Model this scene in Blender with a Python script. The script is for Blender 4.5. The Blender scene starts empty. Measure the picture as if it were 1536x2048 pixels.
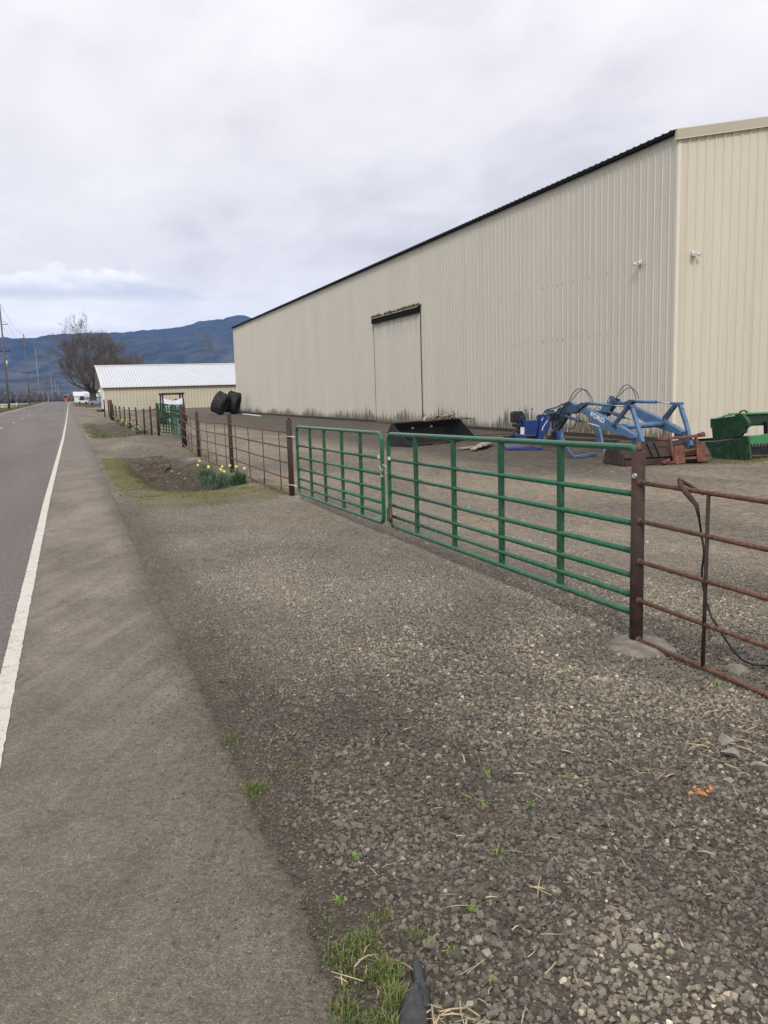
import bpy, bmesh, math, random
import numpy as np
from mathutils import Vector, Matrix, noise as mnoise
random.seed(7); rng = np.random.default_rng(7)
rad = math.radians
sc = bpy.context.scene

# ------------------------------------------------------------------ camera
F_PX, EYE = 1650.0, 1.65
def _ray(u, v): return np.array([u-768.0, -(v-1024.0), -F_PX])
_Y = _ray(134, 802); _Y /= np.linalg.norm(_Y)
_Z = np.cross(_ray(1134, 772), _Y); _Z /= np.linalg.norm(_Z)
if _Z[1] < 0: _Z = -_Z
_X = np.cross(_Y, _Z)
RC = np.array([_X, _Y, _Z])
CAM = np.array([0, 0, EYE])
cd = bpy.data.cameras.new('camera'); cam = bpy.data.objects.new('camera', cd); sc.collection.objects.link(cam)
cd.sensor_fit = 'VERTICAL'; cd.sensor_height = 24; cd.lens = F_PX/2048*24
cd.clip_start = 0.05; cd.clip_end = 20000
M4 = Matrix([list(RC[0])+[0], list(RC[1])+[0], list(RC[2])+[EYE], [0, 0, 0, 1]])
cam.matrix_world = M4; sc.camera = cam

def onp(u, v, pt, nrm):
    d = RC @ _ray(u, v); t = ((np.array(pt)-CAM) @ np.array(nrm)) / (d @ np.array(nrm)); return CAM + t*d
def G(u, v, z=0.0): return onp(u, v, (0, 0, z), (0, 0, 1))
def onY(u, v, y): return onp(u, v, (0, y, 0), (0, 1, 0))
def onX(u, v, x): return onp(u, v, (x, 0, 0), (1, 0, 0))

# ------------------------------------------------------------------ world
SUN_EL, SUN_AZ = 42.0, 204.0           # compass style: 0 = +Y (along the road), clockwise
w = bpy.data.worlds.new('World'); sc.world = w; w.use_nodes = True
nt = w.node_tree; nt.nodes.clear()
class NT:
    def __init__(s, t): s.t = t
    def n(s, typ, **k):
        nd = s.t.nodes.new(typ); ins = k.pop('ins', {})
        for a, b in k.items(): setattr(nd, a, b)
        for a, b in ins.items():
            so = nd.inputs[a]
            if isinstance(b, bpy.types.NodeSocket): s.t.links.new(b, so)
            else: so.default_value = b
        return nd
    def math(s, op, a, b=0.0, c=0.0, clamp=False):
        nd = s.n('ShaderNodeMath', operation=op, use_clamp=clamp, ins={0: a, 1: b})
        if op in ('MULTIPLY_ADD', 'SMOOTH_MIN', 'COMPARE'):
            if isinstance(c, bpy.types.NodeSocket): s.t.links.new(c, nd.inputs[2])
            else: nd.inputs[2].default_value = c
        return nd.outputs[0]
    def noise(s, vec, scale, detail=4, rough=.55, dist=0.0, col=False):
        nd = s.n('ShaderNodeTexNoise', ins={'Vector': vec, 'Scale': scale, 'Detail': detail, 'Roughness': rough, 'Distortion': dist})
        return nd.outputs['Color' if col else 'Fac']
    def ramp(s, fac, stops, interp='LINEAR'):
        nd = s.n('ShaderNodeValToRGB', ins={0: fac}); cr = nd.color_ramp; cr.interpolation = interp
        while len(cr.elements) < len(stops): cr.elements.new(0.5)
        for e, (p, c) in zip(cr.elements, stops):
            e.position = p
            e.color = (c, c, c, 1) if isinstance(c, (int, float)) else tuple(c)+(1,)
        return nd.outputs[0]
    def mix(s, fac, a, b, mode='MIX'):
        nd = s.n('ShaderNodeMix', data_type='RGBA', blend_type=mode)
        for so, val in ((nd.inputs[0], fac), (nd.inputs[6], a), (nd.inputs[7], b)):
            if isinstance(val, bpy.types.NodeSocket): s.t.links.new(val, so)
            elif isinstance(val, (int, float)) and so.type == 'VALUE': so.default_value = val
            else: so.default_value = (tuple(val)+(1,))[:4] if not isinstance(val, (int, float)) else (val, val, val, 1)
        return nd.outputs[2]
    def maprange(s, v, a, b, c=0.0, d=1.0, smooth=False):
        nd = s.n('ShaderNodeMapRange', ins={0: v, 1: a, 2: b, 3: c, 4: d})
        if smooth: nd.interpolation_type = 'SMOOTHSTEP'
        return nd.outputs[0]
    def scale(s, vec, sx, sy, sz):
        return s.n('ShaderNodeVectorMath', operation='MULTIPLY', ins={0: vec, 1: (sx, sy, sz)}).outputs[0]
N = NT(nt)
tc = N.n('ShaderNodeTexCoord').outputs['Generated']
sep = N.n('ShaderNodeSeparateXYZ', ins={0: tc})
dx, dy, dz = sep.outputs
zz = N.math('ADD', N.math('MAXIMUM', dz, 0.0), 0.16)
px = N.math('DIVIDE', dx, zz); py = N.math('DIVIDE', dy, zz)
pv = N.n('ShaderNodeCombineXYZ', ins={0: px, 1: py, 2: 0.0}).outputs[0]
n1 = N.noise(N.scale(pv, 1.0, 0.75, 1), 0.75, 5, .5, .4)
n2 = N.noise(N.scale(pv, 1.5, 1.0, 1), 2.3, 6, .55, .25)
nn = N.math('MULTIPLY_ADD', n2, .35, N.math('MULTIPLY', n1, .65))
cl = N.ramp(nn, [(.30, (.48, .475, .525)), (.41, (.58, .575, .62)), (.48, (.655, .65, .685)), (.56, (.71, .705, .73)), (.68, (.79, .79, .81))])
# deck brightens towards the zenith as an overcast sky does
grad = N.ramp(dz, [(0.0, 1.0), (.12, 1.0), (.32, 1.04), (.55, 1.3), (1.0, 1.65)])
cl = N.mix(1.0, cl, grad, 'MULTIPLY')
# clearer, bluish white band low over the hills
band = N.math('MULTIPLY', N.maprange(dz, .05, .17, 1, 0, True), .85)
bn = N.noise(N.scale(tc, 3, 3, 14), 2.2, 5, .55, .2)
bcol = N.ramp(bn, [(.36, (.78, .80, .86)), (.5, (.90, .91, .95)), (.62, (1.02, 1.02, 1.04))])
cl = N.mix(band, cl, bcol)
# one low cumulus over the road: white top, grey base
az = N.math('ARCTAN2', dx, dy)
wob = N.noise(N.scale(tc, 1, 1, 2.2), 13.0, 6, .62, .3)
wob2 = N.noise(N.scale(tc, 1, 1, 1.0), 34.0, 4, .6)
wv = N.math('MULTIPLY_ADD', wob2, .02, N.math('MULTIPLY', wob, .052))
ca = N.math('DIVIDE', N.math('SUBTRACT', az, .025), .135)
topz = N.math('SUBTRACT', .147, N.math('MULTIPLY', N.math('MULTIPLY', ca, ca), .034))
topz = N.math('ADD', topz, N.math('SUBTRACT', wv, .036))
up = N.maprange(N.math('SUBTRACT', topz, dz), -.003, .007, 0, 1, True)
dn = N.maprange(N.math('SUBTRACT', dz, .114), -.008, .005, 0, 1, True)
cm = N.math('MULTIPLY', up, dn)
inside = N.math('DIVIDE', N.math('SUBTRACT', dz, .110), .036)
ccol = N.ramp(N.math('ADD', inside, N.math('MULTIPLY', N.math('SUBTRACT', wob, .5), 1.3)), [(-.0, (.52, .56, .66)), (.35, (.61, .64, .72)), (.70, (.80, .82, .88)), (1.0, (.93, .93, .95))])
cl = N.mix(N.math('MULTIPLY', cm, .95), cl, ccol); cl = N.mix(1.0, cl, (1.02, 1.0, .972), 'MULTIPLY')
sky = N.n('ShaderNodeTexSky', sky_type='NISHITA', sun_disc=False, sun_elevation=rad(SUN_EL), sun_rotation=rad(SUN_AZ))
b1 = N.n('ShaderNodeBackground', ins={0: sky.outputs[0], 1: .08})
b2 = N.n('ShaderNodeBackground', ins={0: cl, 1: 1.07})
ms = N.n('ShaderNodeMixShader', ins={0: .93, 1: b1.outputs[0], 2: b2.outputs[0]})
wo = N.n('ShaderNodeOutputWorld'); nt.links.new(ms.outputs[0], wo.inputs[0])

sl = bpy.data.lights.new('sun', 'SUN'); sl.energy = 1.5; sl.angle = rad(12); sl.color = (1, .96, .9)
so = bpy.data.objects.new('sun', sl); sc.collection.objects.link(so)
sd = Vector((math.sin(rad(SUN_AZ))*math.cos(rad(SUN_EL)), math.cos(rad(SUN_AZ))*math.cos(rad(SUN_EL)), math.sin(rad(SUN_EL))))
so.rotation_euler = sd.to_track_quat('Z', 'Y').to_euler(); so.location = (0, 0, 60)
vs = sc.view_settings; vs.view_transform = 'Standard'; vs.look = 'None'; vs.gamma = 1; vs.exposure = 0.39; vs.use_curve_mapping = False
sc.cycles.max_bounces = 6; sc.cycles.volume_bounces = 0

# ------------------------------------------------------------------ helpers
OFF = {}
def meta(o, label=None, cat=None, group=None, kind=None):
    if label: o['label'] = label
    if cat: o['category'] = cat
    if group: o['group'] = group
    if kind: o['kind'] = kind
    return o
def thing(name, loc, label, cat, group=None):
    o = bpy.data.objects.new(name, None); sc.collection.objects.link(o)
    o.empty_display_size = .2
    o.location = Vector([float(c) for c in loc]); OFF[o] = Vector(o.location)
    return meta(o, label, cat, group)
class MB:
    def __init__(s): s.v = []; s.f = []; s.s = []; s.m = []
    def add(s, vs, fs, smooth=False, mi=0):
        b = len(s.v); s.v += [tuple(float(c) for c in p) for p in vs]
        s.f += [[i+b for i in f] for f in fs]; s.s += [smooth]*len(fs); s.m += [mi]*len(fs); return s
    def box(s, c, size, ax=None, mi=0):
        c = np.array(c, float); h = np.array(size, float)/2
        A = np.eye(3) if ax is None else np.array(ax, float)
        vs = [c + A.T @ (h*np.array(q)) for q in ((-1,-1,-1),(1,-1,-1),(1,1,-1),(-1,1,-1),(-1,-1,1),(1,-1,1),(1,1,1),(-1,1,1))]
        return s.add(vs, [(0,3,2,1),(4,5,6,7),(0,1,5,4),(1,2,6,5),(2,3,7,6),(3,0,4,7)], False, mi)
    def beam(s, a, b, w_, h_, up=(0, 0, 1), mi=0):
        a = np.array(a, float); b = np.array(b, float); d = b-a; L = np.linalg.norm(d); d = d/L
        x = np.cross(d, up); n = np.linalg.norm(x); x = x/n if n > 1e-6 else np.array([1., 0, 0]); z = np.cross(x, d)
        return s.box((a+b)/2, (w_, L, h_), (x, d, z), mi)
    def prism(s, poly, ext, mi=0):
        P = [np.array(p, float) for p in poly]; e = np.array(ext, float); n = len(P)
        # orient
        nn_ = sum((np.cross(P[i]-P[0], P[(i+1) % n]-P[0]) for i in range(n)), np.zeros(3))
        if nn_ @ e > 0: P = P[::-1]
        vs = P+[p+e for p in P]
        return s.add(vs, [list(range(n)), list(range(2*n-1, n-1, -1))]+[(i, i+n, (i+1) % n+n, (i+1) % n) for i in range(n)], False, mi)
    def tube(s, path, r, k=8, caps=True, smooth=True, mi=0):
        P = [np.array(p, float) for p in path]; n = len(P)
        rs = r if isinstance(r, (list, tuple)) else [r]*n
        t0 = P[1]-P[0]; t0 /= np.linalg.norm(t0)
        up = np.array([0, 0, 1.]) if abs(t0[2]) < .9 else np.array([1., 0, 0])
        x = np.cross(t0, up); x /= np.linalg.norm(x); vs = []
        for i in range(n):
            t = P[min(i+1, n-1)]-P[max(i-1, 0)]; t /= (np.linalg.norm(t)+1e-9)
            x = x-t*(x@t); x /= (np.linalg.norm(x)+1e-9); y = np.cross(t, x)
            for j in range(k):
                a = 2*math.pi*j/k; vs.append(P[i]+rs[i]*(math.cos(a)*x+math.sin(a)*y))
        fs = [(i*k+j, i*k+(j+1) % k, (i+1)*k+(j+1) % k, (i+1)*k+j) for i in range(n-1) for j in range(k)]
        s.add(vs, fs, smooth, mi)
        if caps:
            b = len(s.v)-n*k
            s.f += [[b+j for j in range(k)][::-1], [b+(n-1)*k+j for j in range(k)]]; s.s += [False]*2; s.m += [mi]*2
        return s
    def mesh(s, name, mats, off=(0, 0, 0)):
        m = bpy.data.meshes.new(name)
        o = Vector(off); m.from_pydata([tuple(Vector(p)-o) for p in s.v], [], s.f)
        m.polygons.foreach_set('use_smooth', s.s); m.polygons.foreach_set('material_index', s.m)
        for a in (mats if isinstance(mats, (list, tuple)) else [mats]): m.materials.append(a)
        m.update(); return m
def ob(name, mb, mat_, parent=None, kind=None, label=None, cat=None, group=None, bevel=0, origin=None):
    off = OFF[parent] if parent is not None else Vector(origin if origin is not None else (0, 0, 0))
    o = bpy.data.objects.new(name, mb.mesh(name, mat_, off)); sc.collection.objects.link(o)
    if parent is not None: o.parent = parent
    else: o.location = off
    OFF[o] = off
    if bevel:
        b = o.modifiers.new('bevel', 'BEVEL'); b.width = bevel; b.segments = 2; b.limit_method = 'ANGLE'; b.angle_limit = rad(40)
    return meta(o, label, cat, group, kind)
def inst(name, me, parent, loc, rot=None, label=None, scale=None):
    o = bpy.data.objects.new(name, me); sc.collection.objects.link(o); o.parent = parent
    o.location = Vector([float(c) for c in loc])-OFF[parent]; OFF[o] = OFF[parent]
    if rot: o.rotation_euler = rot
    if scale: o.scale = scale
    if label: o['label'] = label
    return o
def bend(pts, rr=.1, k=5):
    P = [np.array(p, float) for p in pts]; out = [P[0]]
    for i in range(1, len(P)-1):
        a = P[i-1]-P[i]; b = P[i+1]-P[i]; la = np.linalg.norm(a); lb = np.linalg.norm(b)
        r = min(rr, la/2.1, lb/2.1); A = P[i]+a/la*r; B = P[i]+b/lb*r
        for j in range(k+1):
            t = j/k; out.append((1-t)**2*A+2*t*(1-t)*P[i]+t*t*B)
    return out+[P[-1]]
def spline(pts, k=6):
    P = [np.array(p, float) for p in pts]; P = [2*P[0]-P[1]]+P+[2*P[-1]-P[-2]]; out = []
    for i in range(1, len(P)-2):
        for j in range(k):
            t = j/k
            out.append(.5*((2*P[i])+(-P[i-1]+P[i+1])*t+(2*P[i-1]-5*P[i]+4*P[i+1]-P[i+2])*t*t+(-P[i-1]+3*P[i]-3*P[i+1]+P[i+2])*t**3))
    return out+[P[-2]]

# ------------------------------------------------------------------ materials
def newmat(name):
    m = bpy.data.materials.new(name); m.use_nodes = True; m.node_tree.nodes.clear(); return m, NT(m.node_tree)
def finish(m, n, col, rough=.7, metal=0.0, h=None, bump=.3, dist=.01, spec=None, extra=None):
    p = n.n('ShaderNodeBsdfPrincipled')
    for k, v_ in (('Base Color', col), ('Roughness', rough), ('Metallic', metal)):
        if isinstance(v_, bpy.types.NodeSocket): n.t.links.new(v_, p.inputs[k])
        elif k == 'Base Color': p.inputs[k].default_value = tuple(v_)+(1,)
        else: p.inputs[k].default_value = v_
    if spec is not None: p.inputs['Specular IOR Level'].default_value = spec
    if h is not None:
        b = n.n('ShaderNodeBump', ins={'Height': h, 'Strength': bump, 'Distance': dist}); n.t.links.new(b.outputs[0], p.inputs['Normal'])
    if extra: extra(p)
    o = n.n('ShaderNodeOutputMaterial'); n.t.links.new(p.outputs[0], o.inputs[0]); return m
def pos(n): return n.n('ShaderNodeNewGeometry').outputs['Position']
def simple(name, c1, c2=None, scale=8, rough=.6, metal=0.0, bump=.15, dist=.004, spots=None, spotlvl=.6, spec=None):
    m, n = newmat(name); p = pos(n); c2 = c2 or tuple(c*.7 for c in c1)
    a = n.noise(p, scale, 6, .6); col = n.mix(n.maprange(a, .35, .65), c1, c2)
    if spots is not None:
        b = n.noise(p, scale*2.7, 6, .7); col = n.mix(n.maprange(b, spotlvl, spotlvl+.06), col, spots)
    return finish(m, n, col, rough, metal, n.noise(p, scale*9, 4, .6), bump, dist, spec)
def rustmat(name, base, dark, hi, sc_=22):
    m, n = newmat(name); p = pos(n)
    a = n.noise(p, sc_, 7, .68); col = n.ramp(a, [(.3, dark), (.5, base), (.62, hi), (.75, base)])
    b = n.noise(n.scale(p, 1, 1, .18), sc_*.8, 4, .6); col = n.mix(n.maprange(b, .55, .7), col, dark)
    return finish(m, n, col, n.maprange(a, .3, .7, .62, .9), 0.15, n.noise(p, sc_*5, 5, .7), .5, .002)
MT = {}
MT['rust_post'] = rustmat('rust_post', (.040, .024, .019), (.020, .015, .013), (.075, .036, .022), 18)
MT['rust_rail'] = rustmat('rust_rail', (.125, .058, .032), (.050, .028, .019), (.22, .105, .055), 40)
MT['rust_dark'] = rustmat('rust_dark', (.045, .028, .022), (.02, .016, .014), (.09, .045, .028), 6)
MT['rust_orange'] = rustmat('rust_orange', (.145, .056, .032), (.07, .03, .02), (.21, .088, .048), 9)
def paint(name, c, chips, sc_=9, rough=.35, lvl=.66):
    m, n = newmat(name); p = pos(n)
    a = n.noise(p, sc_*.5, 5, .6); col = n.mix(n.maprange(a, .3, .7), c, tuple(q*.72 for q in c))
    d = n.noise(p, sc_*2.2, 7, .7); k = n.maprange(d, lvl, lvl+.03); col = n.mix(k, col, chips)
    Zp = n.n('ShaderNodeSeparateXYZ', ins={0: p}).outputs[2]
    du = n.math('MULTIPLY', n.maprange(n.noise(p, 13, 6, .72), .46, .66), n.maprange(Zp, 1.1, .1, .08, .26)); col = n.mix(du, col, (.20, .17, .13))
    return finish(m, n, col, n.mix(n.math('ADD', k, du, clamp=True), (rough,)*3, (.85,)*3), 0, n.noise(p, 60, 4, .6), .15, .002)
MT['green'] = paint('green_paint', (.009, .115, .052), (.05, .16, .09), 7, .26, .74)
MT['greenflat'] = paint('green_stile', (.006, .088, .040), (.012, .12, .06), 7, .38, .78)
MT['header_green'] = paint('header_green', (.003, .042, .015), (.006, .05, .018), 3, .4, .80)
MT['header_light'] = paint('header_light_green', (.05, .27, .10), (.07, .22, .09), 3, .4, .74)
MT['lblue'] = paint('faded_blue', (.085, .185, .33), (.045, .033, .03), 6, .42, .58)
MT['lblue_dk'] = paint('faded_blue_shaded', (.045, .100, .19), (.03, .022, .02), 6, .5, .57)  # darker copy of the same blue, shade of the sides put in colour
MT['blue'] = paint('bright_blue', (.005, .042, .20), (.015, .02, .05), 6, .35, .62)
MT['black'] = simple('black_paint', (.010, .011, .013), (.022, .022, .025), 5, .45, spots=(.05, .04, .035), spotlvl=.68)
MT['rubber'] = simple('rubber', (.014, .014, .014), (.040, .039, .037), 2.5, .8, bump=.3)
MT['hose'] = simple('hose_rubber', (.008, .008, .009), (.015, .015, .016), 30, .4)
MT['chrome'] = simple('chrome', (.75, .75, .76), (.6, .6, .6), 20, .18, 1.0, 0.02)
MT['zinc'] = simple('zinc', (.62, .62, .60), (.42, .42, .42), 60, .45, .7)
MT['white'] = simple('white_paint', (.74, .74, .72), (.6, .6, .58), 20, .5)
MT['whitetxt'] = simple('lettering_white', (.80, .80, .78), (.66, .68, .70), 30, .55)
MT['wood'] = simple('weathered_wood', (.24, .20, .145), (.12, .10, .075), 12, .85, bump=.4)
MT['wood_dark'] = simple('dark_wood', (.055, .042, .032), (.03, .024, .02), 14, .9, bump=.4)
MT['wood_pale'] = simple('pale_wood', (.36, .31, .22), (.22, .18, .13), 10, .85, bump=.4)
MT['concrete'] = simple('concrete', (.31, .265, .20), (.13, .12, .11), 11, .9, bump=.8, dist=.02, spots=(.16, .10, .06), spotlvl=.60)
MT['glass'] = simple('dark_glass', (.03, .035, .04), (.05, .055, .06), 3, .12, bump=0)
MT['seat'] = simple('seat_vinyl', (.018, .018, .020), (.03, .03, .032), 8, .5)
MT['orange'] = simple('orange_paint', (.72, .20, .035), (.35, .14, .06), 60, .7)
MT['red'] = simple('red_plastic', (.7, .06, .03), (.5, .05, .03), 10, .4)
MT['redpaint'] = simple('orange_red_paint', (.36, .08, .045), (.3, .06, .04), 4, .5)
MT['yellowpetal'] = simple('yellow_petal', (.80, .64, .06), (.85, .74, .25), 60, .6)
MT['whitepetal'] = simple('cream_petal', (.80, .78, .55), (.8, .72, .3), 60, .6)
MT['leaf'] = simple('daffodil_leaf', (.030, .075, .028), (.06, .12, .05), 25, .55)
MT['grass'] = simple('grass_blade', (.11, .17, .03), (.06, .12, .025), 3, .7)
MT['mossgrass'] = simple('short_mossy_grass', (.22, .20, .045), (.11, .13, .035), 2.2, .85)
MT['straw'] = simple('straw', (.52, .42, .26), (.33, .26, .16), 30, .8)
MT['drygrass'] = simple('dry_grass', (.20, .16, .09), (.10, .10, .04), 5, .9)
MT['silver'] = simple('galvanised', (.42, .46, .45), (.3, .36, .33), 10, .5, .4)
MT['polewood'] = simple('pole_wood', (.155, .13, .115), (.09, .075, .065), 3, .9, bump=.3)
MT['polegrey'] = simple('pole_wood_grey', (.27, .25, .235), (.19, .175, .165), 3, .9, bump=.3)
MT['poledark'] = simple('pole_tar', (.03, .025, .022), (.05, .04, .035), 3, .9)

def wallmat(name, c1, c2, moss=True, base=0.0, dots=True, run=None):
    m, n = newmat(name); p = pos(n); s3 = n.n('ShaderNodeSeparateXYZ', ins={0: p}); X, Y, Z = s3.outputs
    a = n.noise(n.scale(p, 1, 1, .25), .55, 5, .6); col = n.mix(n.maprange(a, .3, .7), c1, c2)
    st = n.noise(n.scale(p, 5, 5, .12), 1.0, 5, .65); col = n.mix(n.math('MULTIPLY', n.maprange(st, .52, .72), .22), col, (.33, .29, .22))
    pan = n.n('ShaderNodeTexWhiteNoise', noise_dimensions='1D', ins={'W': n.math('FLOOR', n.math('DIVIDE', Y, .915))}).outputs[0]
    col = n.mix(n.math('MULTIPLY', pan, .16), col, (.40, .41, .40))
    if dots:   # screw rows with little rust runs under them
        for zr, sp in ((5.05, .305), (3.25, .305), (1.55, .61), (6.7, .61)):
            fy = n.math('ABSOLUTE', n.math('SUBTRACT', n.math('FRACT', n.math('DIVIDE', Y, sp)), .5))
            dzr = n.math('SUBTRACT', zr, Z); jit = n.noise(n.scale(p, 0, 6, 0), 1.0, 2, .5)
            ln = n.maprange(jit, .45, .8, .015, .22)
            inz = n.math('MULTIPLY', n.math('GREATER_THAN', dzr, 0.0), n.math('LESS_THAN', dzr, ln))
            iny = n.math('LESS_THAN', fy, n.math('DIVIDE', .011, sp))
            col = n.mix(n.math('MULTIPLY', n.math('MULTIPLY', inz, iny), .5), col, (.11, .08, .055))
    if run:
        rk = n.math('MULTIPLY', n.maprange(Z, run-1.1, run-.05), n.maprange(n.noise(n.scale(p, 0, 7.5, .35), 1.0, 5, .75), .47, .62)); col = n.mix(n.math('MULTIPLY', rk, .55), col, (.10, .085, .05))
    if moss:
        hh = n.noise(n.scale(p, 0, .28, 0), 1.0, 3, .5)
        fine = n.noise(n.scale(p, 0, 8.0, .5), 1.0, 4, .75)
        hgt = n.math('MULTIPLY', n.maprange(hh, .32, .62, .30, .95), n.maprange(fine, .36, .62, .30, 1.0))
        near = n.maprange(Y, 60, 24, .85, 1.25); hgt = n.math('MULTIPLY', hgt, near)
        k = n.maprange(n.math('SUBTRACT', hgt, n.math('SUBTRACT', Z, base)), -.08, .22, 0, .92)
        spk = n.noise(n.scale(p, 9, 9, 2), 1.5, 4, .7); k = n.math('MULTIPLY', k, n.maprange(spk, .33, .5, .35, 1))
        mc = n.ramp(n.noise(p, 1.8, 4, .6), [(.35, (.045, .042, .020)), (.55, (.105, .092, .045)), (.7, (.05, .055, .025))])
        col = n.mix(k, col, mc)
    return finish(m, n, col, .55, 0, n.noise(p, 3.5, 3, .5), .06, .02)
MT['wall'] = wallmat('barn_siding', (.565, .528, .455), (.530, .495, .425))  # same siding as the gable; greyer, darker tint puts the shade in
MT['doorm'] = wallmat('barn_door_siding', (.56, .523, .45), (.535, .50, .43), run=5.3)
MT['gable'] = wallmat('barn_gable_siding_lit', (.615, .570, .455), (.585, .540, .430), moss=False, dots=False)  # same siding as the long wall, tinted lighter and yellower as the lit end
MT['trim'] = simple('tan_trim', (.46, .41, .31), (.43, .38, .29), 2, .5)
MT['trimw'] = simple('cream_hem', (.70, .66, .54), (.66, .62, .5), 2, .5)
MT['eave'] = simple('dark_roof_edge', (.006, .006, .006), (.014, .012, .011), 9, .85, spec=.1)
MT['roofm'] = simple('roof_metal', (.12, .12, .12), (.09, .09, .09), 2, .5)
MT['shedwall'] = simple('shed_siding', (.56, .51, .37), (.50, .46, .335), .5, .6)
MT['shedgroove'] = simple('shed_batten', (.36, .31, .21), (.32, .28, .19), 2, .6)
MT['shedroof'] = simple('shed_roof_metal', (.55, .57, .60), (.50, .52, .55), .4, .35, 0.0)
MT['seam'] = simple('roof_seam', (.33, .35, .38), (.3, .32, .35), 2, .5)
MT['moss'] = simple('moss', (.07, .08, .025), (.04, .045, .015), 12, .95, bump=.8)

# ------------------------------------------------------------------ terrain
def sm(a, b, x):
    t = np.clip((np.asarray(x, float)-a)/(b-a), 0, 1); return t*t*(3-2*t)
def win(a, b, c, d, x): return sm(a, b, x)*(1-sm(c, d, x))
def T(x, y):
    x = np.asarray(x, float); y = np.asarray(y, float)
    z = .0045*np.maximum(0, np.minimum(y, 400)-75)*(1-sm(14, 30, x)*win(60, 80, 140, 200, y)*0)
    z = z*sm(70, 110, y)
    cx = 2.08+.12*np.sin(y*.5); z = z-.50*np.exp(-((x-cx)/.58)**2)*win(14.6, 17.2, 22.0, 23.0, y)
    z = z-.36*np.exp(-((x-2.1)/.7)**2)*win(38.5, 41, 58, 62, y)
    z = z+.20*win(24, 28, 34.5, 37.5, y)*win(.9, 2.6, 5, 9, x)
    z = z-.010*win(.35, .75, 400, 500, x)*(1-sm(90, 110, y))
    z = z-.45*(1-sm(-14, -9.2, x))*sm(-70, -60, x) - .5*(1-sm(-70, -60, x))
    z = z+.012*np.sin(x*1.7+y*.6)*np.sin(y*.9-x*.4)*sm(1, 3, x)+.006*np.sin(x*5.1+1.3*y)*np.sin(3.7*y-x)*sm(1, 2, x)
    # low berm with rough grass in front of the green header
    z = z+.05*np.exp(-((x-13.2)/1.3)**2-((y-12.6)/.5)**2)
    return z
def Tz(x, y): return float(T(x, y))

def graded(segs):
    out = []
    for a, b, s in segs: out += list(np.arange(a, b, s))
    return out
def geo(a, b, k): return list(a*(b/a)**(np.arange(1, k+1)/k))
xs = [-v for v in geo(60, 5500, 16)][::-1]+graded([(-60, -20, 5), (-20, -8, 1), (-8, 0, .8), (0, 5, .12), (5, 18, .4), (18, 60, 3)])+[60]+geo(60, 5500, 16)
ys = [-v for v in geo(20, 3000, 8)][::-1]+graded([(-20, 0, 2.5), (0, 26, .13), (26, 66, .4), (66, 420, 6)])+[420]+geo(420, 5600, 16)
xs = np.array(xs); ys = np.array(ys); XX, YY = np.meshgrid(xs, ys); ZZ = T(XX, YY)
def gridmesh(name, XX, YY, ZZ, attrs=None):
    ny, nx = XX.shape; m = bpy.data.meshes.new(name)
    co = np.stack([XX, YY, ZZ], -1).reshape(-1, 3).astype(np.float32)
    i = np.arange(ny-1)[:, None]*nx+np.arange(nx-1)[None]; fs = np.stack([i, i+1, i+nx+1, i+nx], -1).reshape(-1, 4)
    m.vertices.add(len(co)); m.vertices.foreach_set('co', co.ravel())
    m.loops.add(fs.size); m.loops.foreach_set('vertex_index', fs.ravel().astype(np.int32))
    m.polygons.add(len(fs)); m.polygons.foreach_set('loop_start', np.arange(0, fs.size, 4, dtype=np.int32))
    m.polygons.foreach_set('use_smooth', np.ones(len(fs), bool))
    m.update(calc_edges=True)
    for k, a in (attrs or {}).items():
        at = m.attributes.new(k, 'FLOAT', 'POINT'); at.data.foreach_set('value', a.reshape(-1).astype(np.float32))
    return m
def blob(x, y, cx, cy, sx, sy, p=2): return np.exp(-(np.abs((x-cx)/sx)**p+np.abs((y-cy)/sy)**p))
moss = np.clip(win(.62, .78, 1.2, 1.6, XX)*win(14.5, 17, 24, 26, YY)
    + win(.9, 1.3, 3.0, 3.6, XX)*win(12.6, 13.3, 15.0, 16.0, YY)+blob(XX, YY, 3.0, 25.2, 1.2, .9)*.9
    + win(.7, .9, 1.3, 1.7, XX)*win(38, 41, 55, 62, YY)*.9+win(.9, 1.6, 3.2, 3.6, XX)*win(36.8, 38, 40, 42, YY)*.8, 0, 1)
dirt = np.clip(win(.9, 1.4, 2.9, 3.3, XX)*win(15, 16.5, 23, 24.3, YY)+win(.9, 1.4, 3.1, 3.5, XX)*win(39, 41, 60, 64, YY)*.9, 0, 1)
edge = np.clip(np.exp(-np.abs(XX-.80)/.16)*(1-sm(12, 16, YY)), 0, 1)
field = np.clip((1-sm(-12.5, -10, XX))+sm(70, 80, YY)*0+sm(160, 175, YY)*sm(3.5, 5, XX), 0, 1)
verge = np.clip(win(-13, -11.5, -8.6, -8.2, XX)+win(.8, 1.6, 9, 14, XX)*sm(170, 178, YY), 0, 1)
lime = np.clip(blob(XX, YY, 3.2, 3.95, .42, .42)+blob(XX, YY, 3.35, 3.25, .25, .25)*.8+blob(XX, YY, 3.3, 12.7, .35, .4)*.5+blob(XX, YY, 3.2, 22.6, .4, .8)*.6, 0, 1)
yard = sm(3.3, 4.5, XX)*(1-.0*YY)
damp = np.clip(sm(7.0, 9.5, XX)*(1-sm(16, 30, XX)*0)*(sm(12, 15, YY)), 0, 1)
gap_shade = (1-sm(4.0, 6.5, YY))*(1-sm(3.0, 4.0, XX))  # darkens ground under the near stones, shade in their gaps put into colour
gm = gridmesh('ground', XX, YY, ZZ, dict(moss=moss, dirt=dirt, edge=edge, field=field, verge=verge, lime=lime, yard=yard, gap_shade=gap_shade, damp=damp))
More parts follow.
